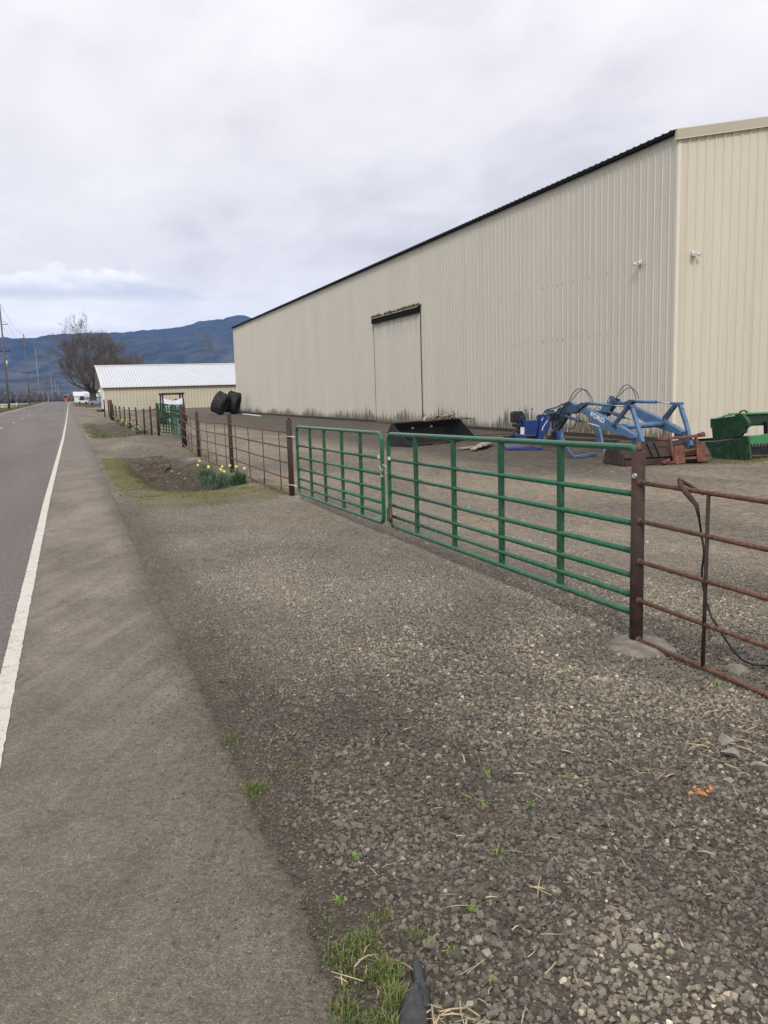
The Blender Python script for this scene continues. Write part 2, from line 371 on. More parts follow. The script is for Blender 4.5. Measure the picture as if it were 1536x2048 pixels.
def groundmat():
    m, n = newmat('gravel_ground'); p = pos(n)
    A = lambda k: n.n('ShaderNodeAttribute', attribute_name=k).outputs['Fac']
    def peb(s):
        v_ = n.n('ShaderNodeTexVoronoi', ins={'Vector': p, 'Scale': s, 'Randomness': 1.0})
        return v_.outputs['Color'], v_.outputs['Distance']
    c1, d1 = peb(62); c2, d2 = peb(135)
    s1 = n.n('ShaderNodeSeparateColor', ins={0: c1}).outputs[0]; s2 = n.n('ShaderNodeSeparateColor', ins={0: c2}).outputs[1]
    r1 = n.ramp(s1, [(0, (.050, .045, .038)), (.35, (.125, .116, .098)), (.7, (.235, .215, .175)), (.95, (.36, .325, .26)), (1, (.52, .48, .40))])
    r2 = n.ramp(s2, [(0, (.065, .056, .046)), (.5, (.16, .144, .118)), (1, (.32, .285, .225))])
    col = n.mix(.5, r1, r2)
    gap = n.maprange(d1, .0, .55, 1.1, .62); col = n.mix(1.0, col, n.mix(.75, (1, 1, 1), gap), 'MULTIPLY')
    # dusty, tan wheel swept areas of the yard and darker damp drifts
    big = n.noise(n.scale(p, .8, .35, 1), .55, 6, .62, .6)
    big2 = n.noise(n.scale(p, .55, 1.7, 1), .8, 5, .6, .4)
    col = n.mix(n.math('MULTIPLY', n.maprange(big, .42, .62), .65), col, (.30, .252, .185))
    col = n.mix(n.math('MULTIPLY', n.maprange(big2, .56, .70), .45), col, (.098, .085, .074))
    col = n.mix(n.math('MULTIPLY', A('yard'), n.maprange(big, .35, .6, .15, .6)), col, (.29, .245, .18))
    col = n.mix(n.math('MULTIPLY', A('damp'), n.maprange(n.noise(p, .9, 5, .6), .3, .6, .7, .95)), col, n.ramp(n.noise(p, 24, 5, .75), [(.35, (.034, .029, .024)), (.52, (.078, .067, .055)), (.68, (.17, .145, .115))]))
    med = n.noise(p, 3.2, 5, .65); col = n.mix(n.math('MULTIPLY', n.maprange(med, .5, .72), .35), col, (.30, .27, .22))
    fn = n.noise(p, 16, 6, .72)
    sp = n.noise(n.scale(p, 1, .6, 1), 11, 7, .8); col = n.mix(1.0, col, n.ramp(sp, [(.36, .55), (.5, 1.0), (.62, 1.45)]), 'MULTIPLY')
    dcol = n.ramp(n.noise(p, 7, 7, .7), [(.32, (.018, .014, .010)), (.5, (.060, .046, .034)), (.66, (.17, .135, .095))])
    col = n.mix(n.math('MULTIPLY', A('dirt'), .85), col, dcol)
    ecol = n.ramp(fn, [(.35, (.04, .034, .029)), (.6, (.10, .088, .074))])
    col = n.mix(n.math('MULTIPLY', A('edge'), .7), col, ecol)
    mcol = n.ramp(n.noise(p, 9, 6, .7), [(.3, (.085, .085, .028)), (.55, (.17, .155, .045)), (.75, (.22, .18, .07))])
    mk = n.maprange(n.math('ADD', A('moss'), n.math('MULTIPLY', n.math('SUBTRACT', n.noise(p, 5, 7, .75), .5), 3.2)), .55, 1.05, 0, .7)
    mk = n.math('MULTIPLY', mk, n.maprange(A('moss'), 0.02, .2)); col = n.mix(mk, col, mcol)
    # thin scattered weeds in the open yard
    wk = n.math('MULTIPLY', n.maprange(n.noise(p, 1.3, 7, .75), .60, .70), .35); col = n.mix(n.math('MULTIPLY', wk, A('yard')), col, (.13, .125, .05))
    lk = n.math('MULTIPLY', A('lime'), n.maprange(n.noise(p, 26, 6, .7), .38, .56)); col = n.mix(lk, col, (.50, .48, .44))
    fcol = n.ramp(n.noise(n.scale(p, 1, .12, 1), .25, 6, .7), [(.35, (.10, .155, .035)), (.5, (.13, .19, .045)), (.65, (.17, .19, .06))])
    far = n.n('ShaderNodeSeparateXYZ', ins={0: p}).outputs[1]
    fcol = n.mix(n.maprange(far, 250, 500), fcol, n.ramp(n.noise(n.scale(p, .02, .006, 1), 1, 4, .6), [(.4, (.24, .20, .12)), (.6, (.13, .15, .05))]))
    col = n.mix(A('field'), col, fcol)
    vcol = n.ramp(n.noise(p, 1.1, 6, .7), [(.35, (.11, .085, .06)), (.55, (.19, .15, .10)), (.7, (.12, .14, .05))])
    col = n.mix(A('verge'), col, vcol)
    col = n.mix(n.math('MULTIPLY', A('gap_shade'), .5), col, (.062, .050, .037)); col = n.mix(1.0, col, (1.02, 1.0, .97), 'MULTIPLY')
    h = n.math('ADD', n.math('MULTIPLY', d1, -1.2), n.math('MULTIPLY', sp, 2.0))
    return finish(m, n, col, .92, 0, h, .9, .02, .25)
gm.materials.append(groundmat())
ground = bpy.data.objects.new('ground', gm); sc.collection.objects.link(ground); ground['kind'] = 'structure'

# road --------------------------------------------------------------
ry = np.array(graded([(-15, 0, .5), (0, 14, .05), (14, 40, .2), (40, 120, 1), (120, 420, 5)])+[420]+geo(420, 2500, 8))
rn = np.array([mnoise.noise(Vector((0, y*2.2, 0)))*.03+mnoise.noise(Vector((3, y*11, 0)))*.04+mnoise.noise(Vector((9, y*27, 0)))*.03 for y in ry])
redge = .56+.0035*np.clip(ry, 0, 30)+rn*np.clip(1.2-ry/60, .15, 1)
rx0 = np.array([-8.9, -8.5, -8.2, -6, -4.2, -2.4, -1, -.6, -.3, 0, .2, .35, .45])
RX = np.array([list(rx0)+[e-.03, e, e+.035] for e in redge]); RY = np.repeat(ry[:, None], RX.shape[1], 1)
RZ = T(np.minimum(RX, .3), RY)+.012+.0*RX; RZ[:, -1] -= .075; RZ[:, 0] -= .5; RZ[:, :] += 0
RZ[:, -2] -= .008; RZ[:, 0] = RZ[:, 1]-.06
# the lanes keep the height of the crown rather than the falling verge
base = T(np.zeros_like(RY)-1, RY)+.012; RZ[:, :-1] = base[:, :-1]; RZ[:, 0] -= .3; RZ[:, -3] -= .003; RZ[:, -2] -= .009; RZ[:, -1] = base[:, -1]-.05
rm = gridmesh('road', RX, RY, RZ)
def roadmat():
    m, n = newmat('asphalt'); p = pos(n); X, Y, Z = n.n('ShaderNodeSeparateXYZ', ins={0: p}).outputs
    vo = n.n('ShaderNodeTexVoronoi', ins={'Vector': p, 'Scale': 210.0}); s = n.n('ShaderNodeSeparateColor', ins={0: vo.outputs['Color']}).outputs[0]
    agg = n.ramp(s, [(0, .70), (.5, .97), (.88, 1.15), (1, 1.7)])
    nf = n.noise(p, 34, 6, .75)
    sh = n.maprange(n.math('ADD', X, n.math('MULTIPLY', n.math('SUBTRACT', n.noise(n.scale(p, 1, .2, 1), 2.5, 5, .6), .5), .28)), -.52, -.30, 0, 1, True)
    lane = n.ramp(n.noise(n.scale(p, .5, .05, 1), 1.2, 5, .6), [(.35, (.125, .110, .100)), (.6, (.162, .145, .132))])
    shc = n.ramp(n.noise(n.scale(p, 1.0, .55, 1), 1.1, 6, .62, .5), [(.32, (.145, .128, .106)), (.5, (.195, .174, .145)), (.66, (.258, .233, .198))])
    shc = n.mix(n.maprange(Y, 10, 30, 0, .8), shc, (.168, .150, .136))
    col = n.mix(sh, lane, shc)
    # sweeping dusty tyre arcs
    ang = n.math('ADD', n.math('MULTIPLY', X, 1.9), n.math('MULTIPLY', Y, -1.0))
    av = n.n('ShaderNodeCombineXYZ', ins={0: ang, 1: n.math('MULTIPLY', n.math('ADD', X, Y), .12), 2: 0.0}).outputs[0]
    arc = n.noise(av, 2.6, 4, .6, .5); fadeY = n.maprange(Y, 12, 6)
    col = n.mix(n.math('MULTIPLY', n.math('MULTIPLY', n.maprange(arc, .48, .66), .38), n.math('MULTIPLY', fadeY, sh)), col, (.30, .277, .243))
    col = n.mix(n.math('MULTIPLY', n.math('MULTIPLY', n.maprange(arc, .50, .36), .3), sh), col, (.105, .092, .078))
    # pale scuffs beside the line
    scf = n.math('MULTIPLY', n.maprange(n.noise(n.scale(p, 9, 2.2, 1), 1.6, 6, .7), .63, .68), n.math('MULTIPLY', n.maprange(X, -1.0, -.75), n.maprange(X, -.5, -.6)))
    col = n.mix(n.math('MULTIPLY', scf, .5), col, (.42, .38, .34))
    em = n.math('MULTIPLY', n.maprange(n.math('ADD', X, n.math('MULTIPLY', n.math('SUBTRACT', n.noise(p, 3.5, 6, .65), .5), .34)), .36, .60), n.maprange(Y, 30, 8, .3, .8))
    col = n.mix(em, col, n.ramp(nf, [(.35, (.045, .039, .033)), (.6, (.13, .115, .098))]))
    ol = n.math('MULTIPLY', n.maprange(n.noise(p, 2.1, 6, .7), .55, .68), n.maprange(Y, 6, 2.5, 0, .35)); col = n.mix(ol, col, (.13, .125, .075))
    nd_ = n.math('MULTIPLY', n.math('MULTIPLY', n.maprange(Y, 8.5, 3.0), .70), n.maprange(n.noise(p, 1.4, 6, .6), .3, .6, .45, 1)); col = n.mix(n.math('MULTIPLY', nd_, sh), col, (.098, .088, .066))
    sil = n.math('MULTIPLY', n.maprange(n.noise(p, 1.1, 7, .72), .52, .66), n.math('MULTIPLY', sh, .45)); col = n.mix(sil, col, (.098, .088, .076))
    col = n.mix(n.math('MULTIPLY', sh, 1.0), col, n.mix(1.0, col, (1.045, 1.01, .96), 'MULTIPLY')); col = n.mix(1.0, col, agg, 'MULTIPLY'); col = n.mix(1.0, col, n.ramp(nf, [(.3, .68), (.55, 1.05), (.75, 1.3)]), 'MULTIPLY')
    return finish(m, n, col, .9, 0, n.math('ADD', n.math('MULTIPLY', vo.outputs['Distance'], -.6), nf), .8, .006, .25)
rm.materials.append(roadmat())
road = bpy.data.objects.new('road', rm); sc.collection.objects.link(road); road['kind'] = 'structure'
def linemat(name, c, lvl):
    m, n = newmat(name); p = pos(n)
    k = n.maprange(n.math('ADD', n.math('MULTIPLY', n.noise(p, 95, 6, .8), .8), n.math('MULTIPLY', n.noise(p, 9, 4, .6), .3)), lvl, lvl+.035)
    col = n.mix(k, c, (.17, .155, .135)); col = n.mix(n.math('MULTIPLY', n.noise(p, 5, 5, .7), .35), col, (.36, .33, .28))
    return finish(m, n, col, .8, 0, n.noise(p, 160, 4, .7), .5, .004)
lm = linemat('line_paint_white', (.56, .535, .47), .60); ly = linemat('line_paint_yellow', (.60, .46, .24), .61)
def strip(x, hw, y0, y1, ragged=.006, dz=.004):
    yy = [y for y in np.arange(y0, min(y1, 20), .03)]+list(np.arange(max(20, y0), min(y1, 60), .5))+list(np.arange(max(60, y0), y1, 5))+[y1]
    yy = np.array(sorted(set(np.round(yy, 3)))); r1 = np.array([mnoise.noise(Vector((1.5, y*14, 0))) for y in yy])*ragged; r2 = np.array([mnoise.noise(Vector((6.5, y*14, 0))) for y in yy])*ragged
    xc = x(yy) if callable(x) else np.full(len(yy), x); SX = np.stack([xc-hw+r1, xc+hw+r2], 1); SY = np.stack([yy, yy], 1); SZ = T(np.zeros_like(SY)-1, SY)+.012+dz; return SX, SY, SZ
me = gridmesh('edge_line', *strip(lambda y: np.interp(y, [-5, 6, 15, 40, 280, 400], [-.465, -.462, -.445, -.29, .45, .6]), .048, -3, 400)); me.materials.append(lm)
o = bpy.data.objects.new('edge_line', me); sc.collection.objects.link(o); meta(o, 'long worn white edge line nearest the gravel shoulder', 'road marking')
me = gridmesh('edge_line', *strip(-8.15, .065, -3, 380)); me.materials.append(lm)
o = bpy.data.objects.new('edge_line', me); sc.collection.objects.link(o); meta(o, 'white edge line on the far left side of the road by the field', 'road marking')
dm = gridmesh('centre_dash', np.array([[-.06, .06], [-.06, .06]]), np.array([[-1.6, -1.6], [1.6, 1.6]]), np.zeros((2, 2))); dm.materials.append(ly)
for k in range(14):
    y = 30.5+14.6*k
    if k == 0: continue
    o = bpy.data.objects.new('centre_dash', dm); sc.collection.objects.link(o); o.location = (-4.2, y, Tz(-1, y)+.017)
    o.rotation_euler = (math.atan2(Tz(-1, y+1)-Tz(-1, y-1), 2), 0, 0)
    meta(o, ['nearest', 'second nearest', 'third nearest', 'fourth nearest', 'fifth nearest', 'sixth nearest', 'seventh nearest', 'eighth nearest', 'ninth nearest', 'tenth nearest', 'eleventh nearest', 'twelfth nearest', 'farthest'][k-1]+' worn yellow dash of the road centre line', 'road marking', 'yellow centre line dashes')

# ------------------------------------------------------------------ hills
def hill(name, prof, d0, d1, azr, mat_, rough_amp, nazi=420, nd=60, drop=None, label=None):
    az0, az1 = azr; V = np.zeros((nd, nazi, 3))
    pa = np.array([p[0] for p in prof]); ph = np.array([p[1] for p in prof])
    for j in range(nazi):
        a = az0+(az1-az0)*j/(nazi-1); hh = np.interp(a, pa, ph)
        for i in range(nd):
            t = i/(nd-1); d = d0+(d1-d0)*t*1.25; x = d*math.sin(a); y = d*math.cos(a)
            s = min(1, t*1.25); fall = 1-max(0, t*1.25-1)*1.6
            base_ = (s**1.35)*fall
            nz = mnoise.fractal(Vector((x/620, y/620, 0)), 1.0, 2.0, 6)*rough_amp*(s*(1-s)*2.6+.06)
            nz2 = mnoise.noise(Vector((x/30, y/30, 2)))*5*s+abs(mnoise.noise(Vector((x/12, y/12, 2))))*4*s
            V[i, j] = (x, y, max(-3, hh*d1*base_+nz*s+nz2)+1.2)
    m = gridmesh(name, V[..., 0], V[..., 1], V[..., 2]); m.materials.append(mat_)
    o = bpy.data.objects.new(name, m); sc.collection.objects.link(o); o['kind'] = 'structure'; return o
def pa(u, v):
    d = RC @ _ray(u, v); return (math.atan2(d[0], d[1]), d[2]/math.hypot(d[0], d[1]))
prof = [pa(u, v) for u, v in [(-400, 690), (-150, 680), (0, 673), (30, 674), (73, 673), (85, 670), (104, 667), (125, 666), (208, 664), (250, 662), (292, 656), (335, 653), (379, 646.5), (401, 639), (423, 636), (446, 634), (462, 629), (476, 626.5), (490, 626), (507, 634), (540, 652), (620, 668), (800, 690), (1000, 700), (1536, 715)]]
prof = [(-1.6, prof[0][1]*.8)]+prof+[(1.6, .03)]
m, n = newmat('forest_hill'); p = pos(n)
a_ = n.noise(p, .011, 8, .7); b_ = n.noise(n.scale(p, 1, .6, 1), .003, 6, .65, .6)
col = n.ramp(a_, [(.36, (.008, .014, .012)), (.5, (.018, .027, .020)), (.62, (.038, .046, .034))])
zc = n.n('ShaderNodeSeparateXYZ', ins={0: p}).outputs[2]
low = n.maprange(n.math('ADD', zc, n.math('MULTIPLY', n.math('SUBTRACT', b_, .5), 330)), 240, 60)
col = n.mix(n.math('MULTIPLY', low, n.maprange(a_, .45, .60, 0, .75)), col, (.115, .105, .085))
cc = n.noise(n.scale(p, 1, 1.6, 1), .0075, 5, .75, 1.0); col = n.mix(n.math('MULTIPLY', n.maprange(cc, .645, .67), n.maprange(zc, 330, 200, .15, .6)), col, (.19, .175, .135))
finish(m, n, col, .95, 0, a_, 1.0, 25)
hillmat = m
hill('hills', prof, 1700, 4000, (-1.5, 1.5), hillmat, 150, 800, 120)
prof2 = [(-1.2, .004), pa(60, 800), pa(110, 795), pa(140, 786), pa(165, 776), pa(195, 772), pa(240, 775), pa(330, 782), pa(600, 780), (1.2, .004)]
prof2 = [(a, max(b, .003)) for a, b in prof2]
m, n = newmat('bare_foothill'); p = pos(n); a_ = n.noise(p, .03, 7, .7)
finish(m, n, n.ramp(a_, [(.35, (.06, .05, .04)), (.5, (.11, .09, .07)), (.7, (.14, .12, .08))]), .95, 0, a_, .8, 6)
hill('terrain', prof2, 900, 1500, (-1.1, 1.1), m, 14, 200, 20)

# far belt of bare trees and brush in front of the hills (reads as one mass)
mb = MB()
def lump(mb, c, rx_, rz_, k=6, lv=3):
    ph = random.random()*6; rings = []
    for i in range(lv+1):
        t = i/lv; r = rx_*(math.sin(math.pi*(.12+.82*t))**.8)
        rings.append([(c[0]+r*random.uniform(.6, 1.25)*math.cos(ph+6.283*j/k), c[1]+r*random.uniform(.6, 1.25)*math.sin(ph+6.283*j/k), c[2]+rz_*t*random.uniform(.88, 1.12)) for j in range(k)])
    vs_ = [q for r in rings for q in r]; fs = [(i*k+j, i*k+(j+1) % k, (i+1)*k+(j+1) % k, (i+1)*k+j) for i in range(lv) for j in range(k)]
    mb.add(vs_, fs+[tuple(lv*k+j for j in range(k))])
for i in range(3600):
    a = random.uniform(-.34, .62); d = random.uniform(760, 1000)
    if -.03 < a < .012 and d < 900: continue
    x, y = d*math.sin(a), d*math.cos(a); hsz = random.choice([4, 5, 6, 7, 8, 9, 13])*random.uniform(.7, 1.0)
    lump(mb, (x, y, 1.2), hsz*random.uniform(.2, .4), hsz*.8)
m, n = newmat('bare_brush'); p = pos(n)
finish(m, n, n.ramp(n.noise(p, .12, 6, .7), [(.3, (.04, .034, .03)), (.5, (.085, .070, .058)), (.7, (.13, .105, .08))]), .95, 0, n.noise(p, .8, 5, .8), 1, 1.0)
ob('tree_belt', mb, m, kind='stuff', label='dark far belt of bare trees across the fields below the hills', cat='trees')

# ------------------------------------------------------------------ barn
BX, BY0, BY1, BH = 15.72, 18.78, 82.2, 8.22
NR = 69; PW = (BY1-BY0)/NR
barn = thing('barn', (BX, BY0, 0), 'huge beige ribbed metal barn filling the right side behind the gates', 'barn')
def ribprofile(width, nr=3, d=.026):
    s = width/nr; pts = []
    for k in range(nr):
        b = k*s
        pts += [(b, 0), (b+s*.27, 0), (b+s*.29, .006), (b+s*.34, .006), (b+s*.36, 0), (b+s*.54, 0), (b+s*.56, .006), (b+s*.61, .006), (b+s*.63, 0), (b+s*.80, 0), (b+s*.87, d), (b+s*.93, d), (b+s*.999, .0005)]
    return pts
def panelmesh(name, width, z0, z1fn, mat_, axis, nr=3, d=.026):
    # axis 'Y': panel runs along +Y and faces -X ; 'X': runs along +X and faces -Y
    mb = MB(); pts = ribprofile(width, nr, d); vs_ = []
    for s_, h_ in pts:
        for z in (z0, z1fn(s_)): vs_.append((-h_, s_, z) if axis == 'Y' else (s_, -h_, z))
    fs = [(2*i, 2*i+1, 2*i+3, 2*i+2) if axis == 'Y' else (2*i, 2*i+2, 2*i+3, 2*i+1) for i in range(len(pts)-1)]
    mb.add(vs_, fs); return mb.mesh(name, mat_)
pmesh = panelmesh('wall_panel', PW, .10, lambda s: BH, MT['wall'], 'Y')
DY0, DY1, DH = 36.15, 42.35, 5.30
for k in range(NR): inst('wall_panel', pmesh, barn, (BX, BY0+k*PW, 0))
mb = MB().box((BX+.10, (BY0+BY1)/2, BH/2-.02), (.12, BY1-BY0-.2, BH-.06)); ob('wall_core', mb, MT['wood_dark'], barn)
# gable
SL = .184; GW = 27.0; NG = 30; gp = GW/NG
def gz(x): return BH+SL*min(x, GW-x)-.02
for k in range(NG):
    me_ = panelmesh('gable_panel', gp, .06, lambda s, k=k: gz(k*gp+s), MT['gable'], 'X', 3, .042)
    inst('gable_panel', me_, barn, (BX+.07+k*gp, BY0-.02, 0))
ob('corner_trim', MB().box((BX+.045, BY0-.032, BH/2+.03), (.11, .02, BH-.04)), MT['trimw'], barn)
ob('corner_trim', MB().box((BX-.018, BY0+.03, BH/2+.02), (.018, .10, BH-.06)), MT['wall'], barn)
# roof with ribs
mb = MB()
for side in (0, 1):
    pts = []
    nrib = int((BY1-BY0+.3)/.305); y = BY0-.12
    prof_ = []
    for k in range(nrib): prof_ += [(y+k*.305, 0), (y+k*.305+.23, 0), (y+k*.305+.25, .03), (y+k*.305+.285, .03), (y+k*.305+.304, 0)]
    xa, xb = (BX-.13, BX+GW/2) if side == 0 else (BX+GW+.13, BX+GW/2)
    za, zb = BH-.0, BH+SL*GW/2+.05
    vs_ = []
    for (yy, h_) in prof_: vs_ += [(xa, yy, za+h_+.05), (xb, yy, zb+h_+.02)]
    fs = [(2*i, 2*i+1, 2*i+3, 2*i+2) if side == 1 else (2*i, 2*i+2, 2*i+3, 2*i+1) for i in range(len(prof_)-1)]
    mb.add(vs_, fs)
ob('roof', mb, MT['roofm'], barn)
mb = MB()
for k in range(int((BY1-BY0)/.305)):
    y = BY0-.12+k*.305+.268; mb.box((BX-.10, y, BH+.062), (.07, .05, .05))
r_ = ob('roof_rib_end', mb, MT['eave'], barn, kind='stuff')
ob('eave_strip', MB().box((BX-.065, (BY0+BY1)/2, BH+.01), (.15, BY1-BY0+.1, .10)), MT['eave'], barn)
def rake(dz0, dz1, th, mt, nm):
    mb = MB()
    for (xa, xb) in ((0, GW/2), (GW, GW/2)):
        A = np.array([BX+xa-(.12 if xa == 0 else -.12), BY0-.13, BH+dz0+SL*min(xa, GW-xa)-(.02)]); B = np.array([BX+xb, BY0-.13, BH+dz0+SL*GW/2])
        A2 = A+[0, 0, dz1-dz0]; B2 = B+[0, 0, dz1-dz0]; mb.prism([A, B, B2, A2], (0, th, 0))
    return ob(nm, mb, mt, barn)
rake(-.17, .06, .10, MT['trim'], 'rake_trim'); rake(-.19, -.168, .12, MT['trimw'], 'rake_hem'); rake(.062, .085, .12, MT['trimw'], 'rake_hem')
ob('skirt_board', MB().box((BX-.025, (BY0+BY1)/2, .05), (.05, BY1-BY0, .13)), MT['wood_dark'], barn)
# far gable end
ob('end_wall', MB().prism([(BX+.07, BY1, 0), (BX+GW, BY1, 0), (BX+GW, BY1, BH), (BX+GW/2, BY1, BH+SL*GW/2), (BX+.07, BY1, BH)], (0, .05, 0)), MT['wall'], barn)
# sliding door
door = ob('door', MB().box((BX-.028, (DY0+DY1)/2, DH/2+.05), (.03, DY1-DY0, DH-.12)), MT['wall'], barn)
ND = 7; dpw = (DY1-DY0)/ND; dpm = panelmesh('door_panel', dpw, .08, lambda s: DH-.02, MT['doorm'], 'Y', 3, .022)
for k in range(ND): inst('door_panel', dpm, door, (BX-.046, DY0+k*dpw, 0))
for y, xo, wo in ((DY0-.012, .034, .018), (DY1+.015, .045, .06)): ob('door_edge', MB().box((BX-xo, y, DH/2), (wo, .03, DH)), MT['eave'], door)
ob('door_bottom', MB().box((BX-.06, (DY0+DY1)/2, .05), (.05, DY1-DY0+.1, .05)), MT['wood'], door)
hood = ob('door_hood', MB().prism([(BX-.03, DY0-.03, DH+.27), (BX-.17, DY0-.03, DH+.20), (BX-.17, DY0-.03, DH-.06), (BX-.03, DY0-.03, DH-.06)], (0, DY1-DY0+.10, 0)), MT['eave'], barn)
mb = MB()
for k in range(160):
    y = random.uniform(DY0-.1, DY1+.1); t = random.random()
    lump(mb, (BX-.04-.12*t, y, DH+.245-.05*t), random.uniform(.04, .09), random.uniform(.06, .18), 5, 2)
ob('moss', mb, MT['moss'], barn, kind='stuff')
mb = MB().box((BX-.175, (DY0+DY1)/2, DH+.212), (.02, DY1-DY0+.11, .03)); ob('hood_edge', mb, MT['wall'], barn)
def seclight(loc, ax, label):
    t = thing('security_light', loc, label, 'light'); L = np.array(loc); o_ = np.array(ax); sd_ = np.array([o_[1], -o_[0], 0])
    ob('base', MB().box(L+o_*.02, (.11 if ax[1] else .04, .04 if ax[1] else .11, .13)), MT['white'], t, bevel=.008)
    for s_ in (-1, 1):
        c = L+o_*.06+sd_*.07*s_; e = c+o_*.12+np.array([0, 0, -.05])+sd_*.03*s_
        ob('lamp_head', MB().tube([c, e-(e-c)*.35, e], [.022, .045, .05], 10), MT['white'], t)
    ob('sensor', MB().tube([L+o_*.04+np.array([0, 0, -.05]), L+o_*.09+np.array([0, 0, -.085])], .025, 8), MT['white'], t)
    return t
seclight((BX-.03, 20.19, 5.09), (-1, 0, 0), 'small white twin security light on the long shaded barn wall')
seclight((16.27, BY0-.05, 5.12), (0, -1, 0), 'small white security light on the brighter end wall of the barn')

# ------------------------------------------------------------------ shed behind
SX0, SX1, SY, SE = 4.62, 30.5, 118.0, 3.33
sz0 = .10
shed = thing('shed', (SX0, SY, sz0), 'long low cream shed with a pale metal roof beyond the barn', 'shed')
npn = 30; spw = (SX1-SX0)/npn
for k in range(npn):
    if k == 0:
        mb = MB().box((spw/2, 0, (SE)/2), (spw-.02, .06, SE)); pm = mb.mesh('wall_panel', [MT['shedwall']])
        mb = MB()
        for q in (0.02, .5): mb.box((spw*q, -.04, SE/2), (.055, .03, SE), mi=0)
        bm_ = mb.mesh('batten', [MT['shedgroove']])
    a = inst('wall_panel', pm, shed, (SX0+k*spw, SY, 0)); inst('batten', bm_, a, (SX0, SY, 0) if False else (0, 0, 0)).location = (0, 0, 0)
ob('gable_wall', MB().prism([(SX0, SY, 0), (SX0, SY+9.6, 0), (SX0, SY+9.6, SE+.9), (SX0, SY+4.8, SE+1.9), (SX0, SY, SE)], (.08, 0, 0)), MT['white'], shed)
RY0, RY1 = SY-.35, SY+9.5; RZ0, RZ1 = SE+.02, 6.50
nrf = 34; rpw = (SX1-SX0+.2)/nrf; dxr = -.28
def rp(x, t): return np.array([x+dxr*t, RY0+(RY1-RY0)*t, RZ0+(RZ1-RZ0)*t])
mb = MB().prism([rp(0, 0), rp(rpw-.02, 0), rp(rpw-.02, 1), rp(0, 1)], (0, 0, -.06)); rpm = mb.mesh('roof_panel', [MT['shedroof']])
mb = MB()
for q in (0, .5): mb.beam(rp(rpw*q, 0)+[0, 0, .02], rp(rpw*q, 1)+[0, 0, .02], .05, .05)
smh = mb.mesh('seam', [MT['seam']])
for k in range(nrf):
    a = inst('roof_panel', rpm, shed, (SX0-.15+k*rpw, 0, 0)); a.location = Vector((SX0-.15+k*rpw, 0, 0))-OFF[shed]
    b = bpy.data.objects.new('seam', smh); sc.collection.objects.link(b); b.parent = a
ob('back_roof', MB().prism([rp(SX0-.15, 1), rp(SX1+.05, 1), rp(SX1+.05, 1)+[0, 9.5, -3.2], rp(SX0-.15, 1)+[0, 9.5, -3.2]], (0, 0, -.06)), MT['shedroof'], shed)
ob('ridge_cap', MB().beam(rp(SX0-.35, 1)+[0, 0, .05], rp(SX1+.05, 1)+[0, 0, .05], .35, .12), MT['white'], shed)
ob('gutter', MB().box(((SX0+SX1)/2, RY0-.02, RZ0-.06), (SX1-SX0+.3, .12, .10)), MT['white'], shed)
ob('eave_board', MB().box(((SX0+SX1)/2, RY0+.10, RZ0-.15), (SX1-SX0+.1, .30, .05)), MT['wood_dark'], shed)
ob('rake_board', MB().beam(rp(SX0-.18, 0), rp(SX0-.18, 1), .06, .22), MT['white'], shed)
ob('corner_board', MB().box((SX0-.03, SY-.05, SE/2), (.22, .06, SE)), MT['white'], shed)
wa, wb = onY(454.5, 782, SY-.05), onY(473, 800, SY-.05)
win_ = ob('window', MB().box(((wa[0]+wb[0])/2, SY-.05, (wa[2]+wb[2])/2), (wb[0]-wa[0], .08, wa[2]-wb[2])), MT['white'], shed)
wx = (wa[0]+wb[0])/2
for s_ in (-1, 1): ob('pane', MB().box((wx+s_*(wb[0]-wa[0])*.235, SY-.10, (wa[2]+wb[2])/2), ((wb[0]-wa[0])*.40, .03, (wa[2]-wb[2])-.14)), MT['glass'], win_)

# ------------------------------------------------------------------ green gates
RAILS = [0.0, .115, .245, .405, .585, .775]; TOPZ = 1.07
def gate(name, A, B, zA, zB, hA, hB, stiles, label, r=.023, r2=.019, group=None, mt='green', ms='greenflat', sw=.062, k=10):
    A = np.array(A, float); B = np.array(B, float); d = B-A; L = np.linalg.norm(d[:2]); u = d/L
    def Pt(s, h): # s 0..1, h 0..TOPZ normalised
        hh = (hA*(1-s)+hB*s)/TOPZ; z = zA*(1-s)+zB*s; return np.array([A[0]+d[0]*s, A[1]+d[1]*s, z+h*hh])
    g = thing(name, (A[0], A[1], zA), label, 'gate', group)
    e = .0
    ring = bend([Pt(.5, 0), Pt(0+e, 0), Pt(0+e, TOPZ), Pt(1-e, TOPZ), Pt(1-e, 0), Pt(.5, 0)], .11)
    ob('frame', MB().tube(ring, r, k, caps=False), MT[mt], g)
    for h in RAILS[1:]:
        ob('rail', MB().tube([Pt(.003, h), Pt(.997, h)], r2, k), MT[mt], g)
    nrm = np.array([u[1], -u[0], 0]); nrm = nrm if nrm[0] < 0 else -nrm
    for s in stiles:
        p0, p1 = Pt(s, -.01), Pt(s, TOPZ+.0)
        # channel stile wrapped on the road side, rails pass through it
        c = (p0+p1)/2-nrm*.004
        ob('stile', MB().box(c, (sw, .030, p1[2]-p0[2]), (np.array([u[0], u[1], 0]), nrm, (0, 0, 1))), MT[ms], g, bevel=.004)
    return g, Pt
GX = 3.318; Y1, YM1 = 4.243, 8.62
def sfrac(u_, v_, ya, yb): return (onX(u_, v_, GX)[1]-ya)/(yb-ya)
g1, P1 = gate('tube_gate', (GX, Y1, 0), (GX, YM1, 0), .185, .15, 1.07, 1.03, [sfrac(u_, v_, Y1, YM1) for u_, v_ in ((1120, 1170), (1003, 1120), (909, 1085), (834, 1060))], 'dark green seven bar gate leaf nearest the camera, hung on the big rusty post')
YM2, Y2 = 8.83, 12.6
